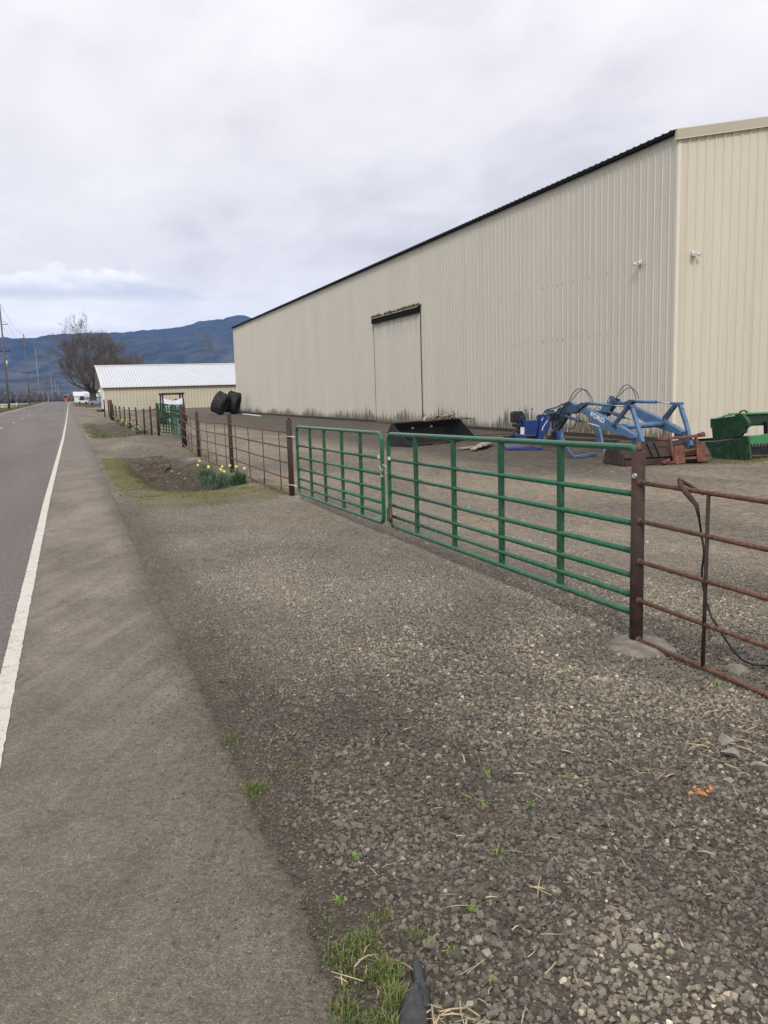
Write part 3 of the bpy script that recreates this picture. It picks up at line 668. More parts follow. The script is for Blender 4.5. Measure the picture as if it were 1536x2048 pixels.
g2, P2 = gate('tube_gate', (GX, Y2, 0), (GX, YM2, 0), .09, .14, 1.055, 1.04, [sfrac(u_, v_, Y2, YM2) for u_, v_ in ((620, 900), (648, 900), (683, 900), (720, 900))], 'dark green gate leaf farther from the camera, closed against the near leaf')
for g_, P_, s_ in ((g1, P1, .985), (g2, P2, .985)):
    q = P_(s_, .79); ob('tape', MB().box(q+np.array([-.022, 0, 0]), (.012, .05, .035)), MT['white'], g_)
# chain that ties the leaves, hinge pins
q = P1(1, .66); q2 = P2(1, .66); mb = MB(); cp = spline([q+[-.03, 0, .02], q+[-.05, .06, .05], (q+q2)/2+[-.04, 0, -.03], q2+[-.05, -.03, .03], q2+[-.02, 0, -.05], (q+q2)/2+[-.05, 0, -.09], q+[-.03, -.02, -.04]], 5)
for i in range(len(cp)-1):
    a, b = cp[i], cp[i+1]; mb.tube([a-(b-a)*.12, b+(b-a)*.12], .005 if i % 2 else .007, 5)
ob('chain', mb, MT['zinc'], label='loose galvanised chain tying the two green gate leaves together', cat='chain')
q = P1(.985, .13); lt = thing('gate_latch', q, 'green drop latch with a red tag low between the two gate leaves', 'latch')
ob('body', MB().box(q+np.array([-.035, .03, .0]), (.03, .05, .15)), MT['greenflat'], lt, bevel=.004)
ob('pin', MB().tube([q+np.array([-.03, -.05, .16]), q+np.array([-.03, -.055, -.14])], .006, 6), MT['rust_rail'], lt)
ob('tag', MB().box(q+np.array([-.04, -.045, .02]), (.008, .03, .10)), MT['redpaint'], lt)

# ------------------------------------------------------------------ rusty pipe fences
FX = 3.30; FR = [.036, .29, .543, .798, 1.045]
def post(parent, x, y, z, h, r=.042, stub=True, nm='post'):
    p_ = ob(nm, MB().tube([(x, y, z-.2), (x, y, z+h)], r, 16), MT['rust_post'], parent)
    if stub: ob('post_stub', MB().tube([(x+.002, y, z+h-.01), (x+.002, y, z+h+.055)], r*.38, 10), MT['rust_rail'], p_)
    return p_
def run(parent, ya, yb, za, zb, rods, rr=.0135, levels=FR, xa=FX, xb=FX, rodr=.008):
    for h in levels:
        pts = []
        for i in range(7):
            t = i/6; sag = -.012*math.sin(math.pi*t)+random.uniform(-.003, .003)
            pts.append((xa+(xb-xa)*t-.012, ya+(yb-ya)*t, za*(1-t)+zb*t+h+sag))
        r_ = ob('rail', MB().tube(pts, rr, 8), MT['rust_rail'], parent)
        if ya < 30:
            mb = MB()
            for e_ in (pts[0], pts[-1]):
                y_ = e_[1]+(.04 if e_ is pts[0] else -.04)*(1 if yb > ya else -1); mb.tube([(e_[0], y_-.012, e_[2]), (e_[0], y_, e_[2]), (e_[0], y_+.012, e_[2])], [rr*1.1, rr*1.7, rr*1.1], 8)
            ob('weld', mb, MT['rust_rail'], r_)
    for y in rods:
        t = (y-ya)/(yb-ya); z = za*(1-t)+zb*t; x = xa+(xb-xa)*t-.012
        ob('picket_rod', MB().tube([(x-.004, y, z+levels[0]), (x-.004, y+random.uniform(-.01, .01), z+levels[-1])], rodr, 6), MT['rust_post'], parent)
fA = thing('pipe_fence', (FX, 4.24, 0), 'rusty pipe fence section at the right edge, nearest the camera', 'fence')
pm_ = post(fA, FX, 4.24, 0, 1.235, .0425)
post(fA, FX, -1.0, 0, 1.235)
run(fA, 4.24, -1.0, 0, 0, [3.62, 2.5, 1.4, .3], .0145, rodr=.0115)
# big galvanised gate bolt through the post
ax_ = np.array([-.93, -.36, 0.])
bq = np.array([FX, 4.24, 1.085])+ax_*.042
bt = ob('gate_bolt', MB().tube([bq-ax_*.005, bq+ax_*.004], .017, 16), MT['zinc'], pm_); ob('bolt_head', MB().tube([bq+ax_*.004, bq+ax_*.016], .0115, 6, smooth=False), MT['zinc'], pm_)
fB = thing('pipe_fence', (FX, 13.0, 0), 'rusty fence between the two driveways with yellow daffodils at its foot', 'fence')
PB = [(13.0, 0.0, 1.25), (18.25, .0, 1.24), (23.2, -.03, 1.27), (26.4, .18, 1.22)]
for y, z, h in PB: post(fB, FX, y, z, h, .045)
ob('post_brace', MB().tube([(FX+.09, 26.65, 0), (FX+.09, 26.65, 1.38)], .05, 12), MT['rust_post'], fB)
for (u_, v_), a_ in zip([(561, 900)]*4, [0]*4): pass
rodsB = [[onX(u_, 900, FX)[1] for u_ in (561, 528, 499.5, 473.8)], [onX(u_, 880, FX)[1] for u_ in (452, 432, 416, 402)], [onX(u_, 860, FX)[1] for u_ in (383, 377)]]
for i in range(3): run(fB, PB[i][0], PB[i+1][0], PB[i][1], PB[i+1][1], rodsB[i])
for h in (.20, .98):
    ob('hinge_pin', MB().tube([(FX-.07, 13.0, h), (FX-.01, 12.9, h), (FX, 12.62, h)], .012, 8), MT['zinc'], fB)
fC = thing('pipe_fence', (FX, 33.9, 0), 'distant run of close rusty posts with pale daffodils beneath', 'fence')
PC = [(33.9, .25, 1.20), (36.9, .10, 1.19), (40.3, -.02, 1.19), (45.0, 0, 1.19), (49.9, 0, 1.19), (54.4, 0, 1.2), (59.2, 0, 1.21), (64.0, 0, 1.22), (68.0, .05, 1.3)]
for i, (y, z, h) in enumerate(PC): post(fC, FX, y, z, h, .05 if i == 0 else .042, stub=i < 4)
for i in range(len(PC)-1):
    ya, yb = PC[i][0], PC[i+1][0]; run(fC, ya, yb, PC[i][1], PC[i+1][1], list(np.linspace(ya, yb, 6)[1:-1]))
fD = thing('gate_post', (FX, 68, 0), 'tall dark paired posts at the far end of the rusty fence', 'post')
for y, x_ in ((70.0, 3.3), (72.5, 3.3), (74, 3.45)): ob('post', MB().tube([(x_, y, -.1), (x_, y, 1.62)], .055, 10), MT['rust_post'], fD)
fE = thing('gate_post', (FX, 84, 0), 'dark post in front of the white corner of the shed', 'post')
for dx_ in (0, .38): ob('post', MB().tube([(3.3+dx_, 84, -.1), (3.3+dx_, 84, 1.66)], .06, 10), MT['rust_post'], fE)
# concrete footings, spilled concrete
def footing(x, y, r, label, z=.0, h=.02, mt='concrete'):
    mb = MB(); k = 28; vs_ = [(x, y, z+h)]
    for rr_, zz_ in ((.7, h*.98), (1.0, h*.35), (1.12, -.06)):
        for j in range(k):
            a = 6.283*j/k; q = 1+.25*mnoise.noise(Vector((math.cos(a)*1.6, math.sin(a)*1.6, x)))+.16*mnoise.noise(Vector((math.cos(a)*6, math.sin(a)*6, x)))
            vs_.append((x+r*rr_*q*math.cos(a), y+r*rr_*q*math.sin(a), z+zz_))
    fs = [(0, 1+j, 1+(j+1) % k) for j in range(k)]+[(1+i*k+j, 1+(i+1)*k+j, 1+(i+1)*k+(j+1) % k, 1+i*k+(j+1) % k) for i in range(2) for j in range(k)]
    mb.add(vs_, fs, True); return ob('concrete_footing', mb, MT[mt], label=label, cat='footing')
footing(3.27, 4.16, .21, 'stained pale concrete collar round the foot of the big near post', z=.012, h=.018)
footing(3.47, 3.56, .07, 'small crumbling lump of concrete beside the near fence rod', h=.03)
footing(3.26, 12.95, .20, 'rough concrete patch at the foot of the middle gate post')
footing(3.2, 23.0, .28, 'pale concrete blob at the fence post above the ditch', z=-.05, h=.06)
# bent bar hooked over the near rail
yb0 = 3.90
bar = thing('hook_bar', (FX, yb0, 1.0), 'dark bent lever with a long cable hooked over the nearest rusty rail', 'cable')
hp = [onX(1357, 958, FX-.03), onX(1362, 972, FX-.035), onX(1376, 990, FX-.04), onX(1393, 1010, FX-.04), onX(1398, 1035, FX-.035)]
ob('lever', MB().tube(hp, [.010, .017, .016, .013, .008], 8), MT['rust_dark'], bar)
ob('lever', MB().tube([onX(1357, 958, FX-.03), onX(1372, 967, FX+.03), onX(1392, 978, FX+.06), onX(1407, 990, FX+.08)], [.008, .012, .010, .006], 6), MT['rust_dark'], bar)
cpts = [onX(u_, v_, FX+.03+.06*i/8) for i, (u_, v_) in enumerate([(1398, 1035), (1403, 1070), (1408, 1105), (1404, 1140), (1405, 1165), (1412, 1200), (1421, 1228), (1430, 1245)])]
cpts[0] = hp[-1]; e_ = cpts[-1]; cpts += [np.array([e_[0]+.10, e_[1]-.10, .08]), np.array([e_[0]+.28, e_[1]-.12, .02]), np.array([e_[0]+.55, e_[1]-.05, .012]), np.array([e_[0]+1.0, e_[1]+.1, .01])]
ob('cable', MB().tube(spline(cpts, 5), .0065, 6), MT['hose'], bar)

# far gate between rusty posts (both leaves pushed inwards)
AP = np.array([3.92, 36.0]); 
gC1, _ = gate('tube_gate', (3.42, 27.0, 0), (AP[0]-.03, AP[1]-1.9, 0), .30, .28, 1.10, 1.10, [.14, .28, .42, .57, .71, .86], 'dark green leaf of the far gate seen almost edge on', k=6, sw=.07)
p_a = onp(319.5, 840, (3.4, 33.8, 0), (.0, 1, 0)); 
gC2, _ = gate('tube_gate', (3.36, 33.8, 0), (4.10, 34.6, 0), .32, .20, 1.14, 1.12, [.2, .36, .52, .68, .84], 'dark green leaf of the far gate seen face on before the buggy', k=6, sw=.05)
# thin galvanised gate in front of the shed
ga = onY(216.5, 800, 90); gb = onY(311, 797, 90)
gT = thing('tube_gate', (ga[0], 90, 0), 'long thin grey green gate standing in front of the cream shed', 'gate')
zt, zb_ = onY(250, 797, 90)[2], .25
ob('frame', MB().tube(bend([((ga[0]+gb[0])/2, 90, zb_), (ga[0], 90, zb_), (ga[0], 90, zt), (gb[0], 90, zt), (gb[0], 90, zb_), ((ga[0]+gb[0])/2, 90, zb_)], .12), .03, 6, caps=False), MT['silver'], gT)
for q in (.2, .38, .56, .78): ob('rail', MB().tube([(ga[0], 90, zb_+(zt-zb_)*q), (gb[0], 90, zb_+(zt-zb_)*q)], .026, 6), MT['silver'], gT)
for q in (.2, .4, .6, .8): ob('stile', MB().box((ga[0]+(gb[0]-ga[0])*q, 90, (zt+zb_)/2), (.05, .03, zt-zb_)), MT['silver'], gT)

# ------------------------------------------------------------------ loader with bucket
LO = np.array([10.45, 13.89, 0.]); th = rad(-7); LW = np.array([math.cos(th), math.sin(th), 0]); LL = np.array([-math.sin(th), math.cos(th), 0]); UZ = np.array([0, 0, 1.])
def LP(a, b, z): return LO+LW*a+LL*b+UZ*z
def onA(u, v, a): return onp(u, v, LO+LW*a, LW)
z2 = lambda x, y: (1130+x/7.68, 760+y/7.68)
z3 = lambda x, y: (1240+x/7.68, 780+y/7.68)
z1 = lambda x, y: (1010+x/7.68, 760+y/7.68)
loader = thing('front_loader', LP(1, 1.2, 0), 'faded light blue tractor loader frame with white lettering, lying behind the gate', 'loader')
def plate(nm, px_, a, th_, mt, parent, off=0, bevel=.006):
    return ob(nm, MB().prism([onA(u_, v_, a)+LW*off for u_, v_ in px_], LW*th_), MT[mt], parent, bevel=bevel)
def ptube(nm, p0, p1, r, mt, parent, k=12): return ob(nm, MB().tube([p0, p1], r, k), MT[mt], parent)
def barp(nm, pa_, pb_, w_, d_, mt, parent, bevel=.006):
    return ob(nm, MB().beam(pa_, pb_, d_, w_, up=np.cross(LW, (np.array(pb_)-np.array(pa_)))), MT[mt], parent, bevel=bevel)
A1, A2 = .40, 1.60
# near arm
boomN = plate('boom', [z2(330, 425), z2(470, 490), z2(740, 638), z2(900, 725), z2(1110, 842), z2(1120, 880), z2(1090, 905), z2(950, 862), z2(720, 790), z2(640, 745), z2(540, 705), z2(400, 578), z2(255, 482)], A1, .12, 'lblue', loader, -.06)
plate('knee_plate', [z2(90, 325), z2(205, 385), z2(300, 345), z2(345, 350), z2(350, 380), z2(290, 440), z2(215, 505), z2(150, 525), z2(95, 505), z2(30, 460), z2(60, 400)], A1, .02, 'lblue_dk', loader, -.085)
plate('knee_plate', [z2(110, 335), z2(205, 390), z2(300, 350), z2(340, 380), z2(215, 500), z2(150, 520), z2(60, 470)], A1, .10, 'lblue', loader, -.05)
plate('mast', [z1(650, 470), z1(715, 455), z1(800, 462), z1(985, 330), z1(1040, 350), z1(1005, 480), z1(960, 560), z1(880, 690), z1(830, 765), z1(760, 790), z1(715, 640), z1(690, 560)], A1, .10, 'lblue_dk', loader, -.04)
plate('mast_bracket', [z1(655, 475), z1(800, 500), z1(775, 560), z1(700, 635)], A1, .03, 'lblue', loader, -.075)
barp('strut', onA(*z1(815, 620), A1+.02), onA(*z1(955, 520), A1+.02), .07, .05, 'lblue_dk', loader)
barp('stand_leg', onA(*z1(850, 760), A1), onA(*z1(905, 1010), A1), .12, .07, 'lblue', loader)
ft = G(1147, 914, .03)
barp('stand_leg', onA(*z1(910, 1000), A1), ft, .07, .06, 'lblue_dk', loader)
barp('foot_bar', ft, G(1192, 908, .05), .06, .06, 'lblue', loader)
ptube('cylinder', onA(*z2(355, 358), A1), onA(*z2(685, 388), A1), .036, 'lblue', loader); ptube('cylinder_rod', onA(*z2(680, 388), A1), onA(*z2(925, 404), A1), .014, 'chrome', loader)
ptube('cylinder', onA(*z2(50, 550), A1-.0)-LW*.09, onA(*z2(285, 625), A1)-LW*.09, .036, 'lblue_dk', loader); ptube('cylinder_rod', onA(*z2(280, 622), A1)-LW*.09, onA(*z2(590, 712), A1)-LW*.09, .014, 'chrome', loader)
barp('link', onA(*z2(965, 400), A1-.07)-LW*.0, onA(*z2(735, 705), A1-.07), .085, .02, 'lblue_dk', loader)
barp('link', onA(*z2(985, 410), A1+.05), onA(*z2(790, 665), A1+.05), .085, .02, 'lblue_dk', loader)
barp('push_bar', onA(*z2(1020, 400), A1), onA(*z2(1195, 960), A1), .085, .07, 'lblue', loader)
plate('quick_hitch', [z2(960, 865), z2(1110, 850), z2(1140, 960), z2(1115, 1000), z2(1060, 990), z2(1030, 930)], A1, .07, 'lblue_dk', loader, -.03)
# far arm
plate('boom', [z3(200, 245), z3(410, 335), z3(640, 430), z3(700, 470), z3(860, 555), z3(1000, 645), z3(980, 690), z3(870, 665), z3(560, 570), z3(400, 490), z3(250, 380), z3(150, 285)], A2, .12, 'lblue', loader, -.06)
plate('knee_plate', [z3(-140, 85), z3(-60, 155), z3(60, 200), z3(180, 145), z3(225, 165), z3(200, 215), z3(90, 265), z3(-20, 250), z3(-110, 190)], A2, .12, 'lblue_dk', loader, -.06)
plate('mast', [z2(585, 420), z2(745, 285), z2(830, 290), z2(770, 400), z2(660, 560), z2(560, 540)], A2, .10, 'lblue', loader, -.05)
barp('strut', onA(*z2(700, 500), A2), onA(*z2(860, 540), A2), .07, .06, 'lblue_dk', loader)
barp('stand_leg', onA(*z2(430, 590), A2-.05), onA(*z2(520, 990), A2-.05), .07, .05, 'lblue_dk', loader)
barp('stand_leg', onA(*z2(510, 690), A2), onA(*z2(555, 890), A2), .09, .06, 'lblue', loader); barp('stand_leg', onA(*z2(550, 880), A2), onA(*z2(600, 1120), A2), .09, .06, 'lblue', loader)
ptube('cylinder', onA(*z3(190, 175), A2), onA(*z3(550, 185), A2), .036, 'lblue', loader); ptube('cylinder_rod', onA(*z3(545, 183), A2), onA(*z3(800, 212), A2), .014, 'chrome', loader)
ptube('cylinder', onA(*z2(720, 490), A2)-LW*.09, onA(*z2(960, 575), A2)-LW*.09, .034, 'lblue_dk', loader); ptube('cylinder_rod', onA(*z2(950, 572), A2)-LW*.09, onA(*z2(1260, 655), A2)-LW*.09, .014, 'chrome', loader)
barp('link', onA(*z3(850, 215), A2-.07), onA(*z3(655, 450), A2-.07), .085, .02, 'lblue_dk', loader)
barp('link', onA(*z3(870, 225), A2+.05), onA(*z3(710, 450), A2+.05), .085, .02, 'lblue_dk', loader)
barp('push_bar', onA(*z3(915, 205), A2), onA(*z3(1010, 500), A2), .09, .07, 'lblue', loader); barp('push_bar', onA(*z3(1010, 490), A2), onA(*z3(1095, 860), A2), .085, .07, 'lblue', loader)
barp('crank_top', onA(*z3(800, 205), A2), onA(*z3(945, 205), A2), .05, .12, 'lblue', loader)
barp('crank_top', onA(*z2(940, 405), A1), onA(*z2(1050, 400), A1), .05, .12, 'lblue', loader)
plate('quick_hitch', [z3(860, 660), z3(910, 620), z3(985, 650), z3(1050, 800), z3(1090, 870), z3(1080, 900), z3(1010, 890), z3(940, 770), z3(850, 720)], A2, .08, 'lblue_dk', loader, -.04)
ptube('cross_tube', onA(*z2(800, 725), A1), onA(*z3(700, 520), A2), .062, 'lblue', loader, 16)
ptube('cross_pipe', onA(*z2(150, 420), A1), onA(*z2(700, 520), A2), .03, 'lblue_dk', loader, 10)
for q, a in ((z2(780, 730), A1-.065), (z2(320, 360), A1-.09), (z2(215, 440), A1-.09), (z2(735, 700), A1-.08), (z3(190, 175), A2-.07), (z2(790, 290), A2-.06), (z2(965, 400), A1-.085), (z2(140, 500), A1-.09)):
    c = onA(*q, a); ob('pivot_pin', MB().tube([c-LW*.015, c+LW*.02], .028, 10), MT['rust_dark'], loader)
def hose(pts, a, r=.0095):
    ob('hose', MB().tube(spline([onA(*q, a) for q in pts], 6), r, 6), MT['hose'], loader)
hose([z2(55, 335), z2(120, 210), z2(185, 145), z2(250, 133), z2(310, 165), z2(370, 255), z2(385, 335)], A1-.03)
hose([z2(90, 325), z2(170, 225), z2(240, 160), z2(300, 148), z2(355, 185), z2(410, 280), z2(418, 335)], A1+.03)
hose([z2(785, 275), z2(860, 140), z2(920, 85), z2(970, 76), z2(1020, 110), z2(1070, 215), z2(1092, 290)], A2-.03)
hose([z2(815, 265), z2(890, 175), z2(960, 130), z2(1020, 125), z2(1070, 155), z2(1120, 225), z2(1130, 290)], A2+.03)
hose([z2(645, 350), z2(665, 300), z2(700, 262), z2(740, 258), z2(765, 290)], A2-.05)
hose([z1(600, 520), z1(625, 480), z1(700, 445), z1(790, 430), z1(890, 370), z1(985, 330)], A1-.1)
hose([z1(585, 530), z1(615, 470), z1(690, 440), z1(800, 410), z1(880, 365)], A1-.02)
hose([z1(800, 500), z1(850, 430), z1(910, 370), z1(985, 335)], A1-.12)
hose([z1(825, 540), z1(870, 470), z1(930, 390), z1(1000, 340)], A1-.13)
hose([z1(1095, 520), z1(1105, 600), z1(1085, 680), z1(1030, 735), z1(970, 752), z1(915, 735)], A1-.1)
for q in range(9):
    x0_, y0_ = random.uniform(640, 860), random.uniform(470, 640)
    hose([z1(x0_, y0_), z1(x0_+random.uniform(-50, 40), y0_+random.uniform(-90, -30)), z1(x0_+random.uniform(40, 110), y0_+random.uniform(-120, -40)), z1(x0_+random.uniform(60, 160), y0_+random.uniform(-40, 60)), z1(x0_+random.uniform(20, 90), y0_+random.uniform(60, 170))], A1-.13+random.uniform(-.04, .05), random.choice([.009, .012]))
hose([z1(810, 550), z1(850, 520), z1(900, 400)], A1-.11, .014)
hose([z2(430, 470), z2(470, 430), z2(520, 435), z2(560, 480)], A2-.1)
hose([z2(650, 560), z2(700, 450), z2(760, 350)], A2-.08, .013)
plate('decal', [z1(925, 390), z1(950, 380), z1(965, 395), z1(940, 430)], A1, .004, 'white', loader, -.12)
plate('decal', [z1(825, 470), z1(860, 445), z1(868, 470), z1(830, 500)], A1, .004, 'white', loader, -.12)
# lettering on the near boom
fc = bpy.data.curves.new('lettering', 'FONT'); fc.body = 'FORD'; fc.size = .140; fc.extrude = .002; fc.offset = .006; fc.space_character = 1.05
to = bpy.data.objects.new('tmp', fc); sc.collection.objects.link(to); bpy.context.view_layer.update()
tm = bpy.data.meshes.new_from_object(to); bpy.data.objects.remove(to); tm.materials.append(MT['whitetxt'])
t0 = onA(*z2(388, 548), A1-.063); t1 = onA(*z2(575, 655), A1-.063)
xw = max(v.co.x for v in tm.vertices); hx = (t1-t0); L_ = np.linalg.norm(hx)*1.12; hx = hx/np.linalg.norm(hx); zt_ = -LW; yt = np.cross(zt_, hx)
for v in tm.vertices: v.co = Vector((v.co.x*L_/xw, v.co.y, v.co.z))
lt_ = bpy.data.objects.new('lettering', tm); sc.collection.objects.link(lt_); lt_.parent = boomN
lt_.matrix_local = Matrix.Translation(Vector(t0)-OFF[loader]) @ Matrix([[hx[0], yt[0], zt_[0], 0], [hx[1], yt[1], zt_[1], 0], [hx[2], yt[2], zt_[2], 0], [0, 0, 0, 1]])
# rusty bucket carried by the loader
bk = [onp(*q, LO, LW) for q in ((1205, 927), (1213.6, 888), (1232, 887.5), (1247, 918), (1247, 932))]
bl = [(max(-.05, (q-LO)@LL), max(0.01, q[2])) for q in bk]
BWd = 1.93
bucket = ob('bucket', MB().prism([LP(0, b, z) for b, z in bl], LW*.03), MT['rust_dark'], loader, bevel=.006)
ob('bucket_side', MB().prism([LP(BWd-.03, b, z) for b, z in bl], LW*.03), MT['rust_dark'], loader, bevel=.006)
for (i, j) in ((0, 1), (1, 2)):
    (b0, z0_), (b1_, z1_) = bl[i], bl[j]
    ob('bucket_back', MB().prism([LP(.03, b0, z0_), LP(BWd-.03, b0, z0_), LP(BWd-.03, b1_, z1_), LP(.03, b1_, z1_)], LL*.02+UZ*.004), MT['rust_dark'], loader)
ob('bucket_slope', MB().prism([LP(.03, bl[2][0], bl[2][1]), LP(BWd-.03, bl[2][0], bl[2][1]), LP(BWd-.03, bl[3][0], bl[3][1]), LP(.03, bl[3][0], bl[3][1])], (-LL*.3+UZ)*.012), MT['rust_dark'], loader)
ob('cutting_edge', MB().box(LP(BWd/2, .0, .07), (BWd-.06, .025, .12), (LW, LL, UZ)), MT['rust_dark'], loader, bevel=.004)
ob('bucket_floor', MB().box(LP(BWd/2, .42, .02), (BWd-.06, .8, .02), (LW, LL, UZ)), MT['rust_dark'], loader)
for a in (.62, .78):
    ob('hook_rib', MB().prism([LP(a, .02, .22), LP(a, .22, .44), LP(a, .19, .47), LP(a, -.04, .22), LP(a, -.03, .16)], LW*.02), MT['black'], loader)
# pallet fork carriage leaning on the bucket
FO = np.array(G(1346, 929)); FD = G(1417, 924.5)-FO; FD /= np.linalg.norm(FD)
fn_ = np.array([-FD[1], FD[0], 0]); fn_ = fn_ if fn_[1] > 0 else -fn_
lean = fn_*.28+UZ; lean /= np.linalg.norm(lean)
fork = thing('fork_carriage', FO, 'orange rusty pallet fork carriage leaning against the dark bucket', 'fork')
nl = np.cross(FD, lean); 
def onF(x, y): return onp(1240+x/7.68, 780+y/7.68, FO, nl)
def fbar(nm, p, q, w_, d_=.05): return ob(nm, MB().beam(onF(*p), onF(*q), d_, w_, up=np.cross(nl, onF(*q)-onF(*p))), MT['rust_orange'], fork, bevel=.004)
fbar('top_rail', (605, 758), (1305, 693), .055); fbar('post', (768, 760), (835, 1100), .045); fbar('post', (1163, 730), (1190, 850), .045)
for poly in ([(815, 865), (965, 855), (985, 1130), (835, 1145)], [(1150, 840), (1290, 830), (1305, 1095), (1170, 1110)]):
    ob('plate', MB().prism([onF(*q)-nl*.03*(1 if nl@(CAM-FO) < 0 else -1) for q in poly], nl*.02), MT['rust_orange'], fork, bevel=.003)
fbar('cross_bar', (960, 935), (1160, 910), .045); fbar('cross_bar', (960, 1060), (1180, 1040), .045); fbar('bottom_bar', (665, 1125), (830, 1110), .045); fbar('bottom_bar', (1280, 1065), (1410, 1050), .045)
fbar('end_tab', (560, 760), (640, 730), .07, .10); fbar('end_tab', (1200, 690), (1280, 665), .06, .10); fbar('end_tab', (640, 1130), (745, 1075), .05, .12)

# ------------------------------------------------------------------ blue backhoe attachment with seat
YB = 19.4
bh = thing('backhoe_attachment', onY(1075, 893, YB)*[1, 1, 0], 'bright blue backhoe attachment with black seat and two levers', 'backhoe')
def pb(nm, pts, mt, d=0.0, t=.3, bevel=.01): return ob(nm, MB().prism([onY(*z1(*q), YB+d) for q in pts], (0, t, 0)), MT[mt], bh, bevel=bevel)
pb('seat_back', [(110, 500), (135, 480), (265, 475), (300, 510), (345, 640), (330, 655), (125, 655), (110, 630)], 'seat', .15, .12, .03)
pb('seat_shell', [(140, 510), (255, 505), (290, 620), (150, 625)], 'black', .12, .03, .005)
pb('seat_base', [(190, 680), (290, 640), (290, 720), (200, 730)], 'seat', .1, .3)
pb('control_box', [(285, 620), (515, 618), (525, 660), (480, 840), (300, 835)], 'blue', 0, .42, .015)
pb('decal', [(240, 725), (296, 725), (296, 835), (235, 835)], 'white', -.006, .004, 0)
pb('fender', [(535, 535), (600, 525), (660, 545), (690, 600), (700, 690), (640, 800), (600, 880), (570, 970), (500, 975), (520, 850), (535, 700)], 'blue', -.05, .16, .012)
for l in ([(560, 620), (585, 575), (590, 580), (566, 628)], [(565, 775), (580, 720), (655, 612), (662, 620), (590, 725), (575, 778)]): pb('stripe', l, 'white', -.064, .006, 0)
pb('base_frame', [(200, 835), (330, 850), (330, 960), (195, 950)], 'blue', 0, .5, .01)
pb('base_frame', [(330, 870), (500, 850), (530, 975), (330, 960)], 'black', .1, .35, .01)
pb('boom', [(790, 790), (835, 800), (870, 1005), (800, 1000)], 'blue', .2, .15, .01)
pb('stabiliser', [(690, 800), (790, 760), (800, 1010), (640, 1005)], 'black', .3, .15, .01)
pb('boom_guard', [(650, 840), (690, 690), (720, 720), (700, 860)], 'wood', -.02, .05, .01)
pb('hose_bundle', [(45, 850), (140, 850), (205, 900), (195, 950), (50, 940)], 'hose', .05, .3, .03)
ob('foot_pad', MB().prism([G(1008, 893), G(1030, 891), G(1085, 898), G(1078, 900.5), G(1012, 900)], (0, 0, .05)), MT['blue'], bh)
ob('footrest', MB().tube(spline([onY(*z1(*q), YB-.05) for q in ((130, 870), (135, 810), (160, 788), (235, 790))], 5), .024, 8), MT['hose'], bh)
for a, b in (((360, 605), (315, 460)), ((390, 600), (415, 448))):
    l_ = ob('lever', MB().tube([onY(*z1(*a), YB+.2), onY(*z1(*b), YB+.2)], .008, 6), MT['black'], bh)
    c = onY(*z1(*b), YB+.2); ob('knob', MB().tube([c-[0, 0, .022], c-[0, 0, .01], c+[0, 0, .01], c+[0, 0, .022]], [.01, .022, .022, .01], 8), MT['black'], l_)
for pts in ([(230, 720), (225, 640), (240, 575), (275, 558), (320, 560)], [(480, 615), (485, 560), (520, 540), (560, 545)]):
    ob('grab_handle', MB().tube(spline([onY(*z1(*q), YB-.02) for q in pts], 5), .009, 6), MT['blue'], bh)
# red thing on the ground by the wall
q = G(1170, 888); ob('red_cover', MB().prism([G(1158, 890), G(1180, 890.5), G(1177, 885), G(1166, 884)], (0, 0, .05)), MT['red'], label='small flat red piece lying on the ground by the barn wall', cat='scrap')
tb = thing('timber', (13, 21, 0), 'dark long timber lying along the foot of the barn wall', 'timber')
ob('beam', MB().beam(G(1130, 884)+UZ*.06, G(1235, 889)+UZ*.06, .16, .14), MT['wood_dark'], tb)

# ------------------------------------------------------------------ black grain bucket with pallet
z4 = lambda x, y: (780+x/5.12, 740+y/5.12)
KA = G(820, 894); KB = G(953, 878); KD = KB-KA; KL = np.linalg.norm(KD); KD = KD/KL; KN = np.array([-KD[1], KD[0], 0])
if KN[1] < 0: KN = -KN
bb = thing('loader_bucket', KA, 'wide black loader bucket against the barn with broken wood on its back', 'bucket')
prof_b = [(.0, .01), (.0, .05), (.62, .66), (.70, .66), (.82, .45), (.84, .12), (.75, .01)]
def kp(s, d, z): return KA+KD*s+KN*d+UZ*z
for s in (0, KL-.03): ob('side_plate', MB().prism([kp(s, d, z) for d, z in prof_b], KD*.03), MT['black'], bb, bevel=.006)
for i in range(2, len(prof_b)-1):
    (d0, z0_), (d1, z1_) = prof_b[i], prof_b[i+1]
    ob('shell', MB().prism([kp(.03, d0, z0_), kp(KL-.03, d0, z0_), kp(KL-.03, d1, z1_), kp(.03, d1, z1_)], KN*.012+UZ*.006), MT['black'], bb)
ob('floor_plate', MB().prism([kp(.03, 0, .01), kp(KL-.03, 0, .01), kp(KL-.03, .78, .01), kp(.03, .78, .01)], UZ*.015), MT['black'], bb)
ob('cutting_edge', MB().box(kp(KL/2, .03, .035), (KL, .14, .022), (KD, KN, UZ)), MT['rust_dark'], bb)
ob('top_lip', MB().box(kp(KL/2, .64, .69), (KL, .10, .05), (KD, KN, UZ)), MT['black'], bb, bevel=.005)
for s in (.30, .57): ob('decal', MB().box(kp(KL*s, .70, .50), (.13, .01, .05), (KD, KN, UZ)), MT['zinc'], bb)
pal = thing('pallet', kp(KL*.5, .7, .7), 'broken grey wooden pallet lying on top of the black bucket', 'pallet')
def zy(x, y, d=.72): return onp(*z4(x, y), kp(0, d, 0), KN)
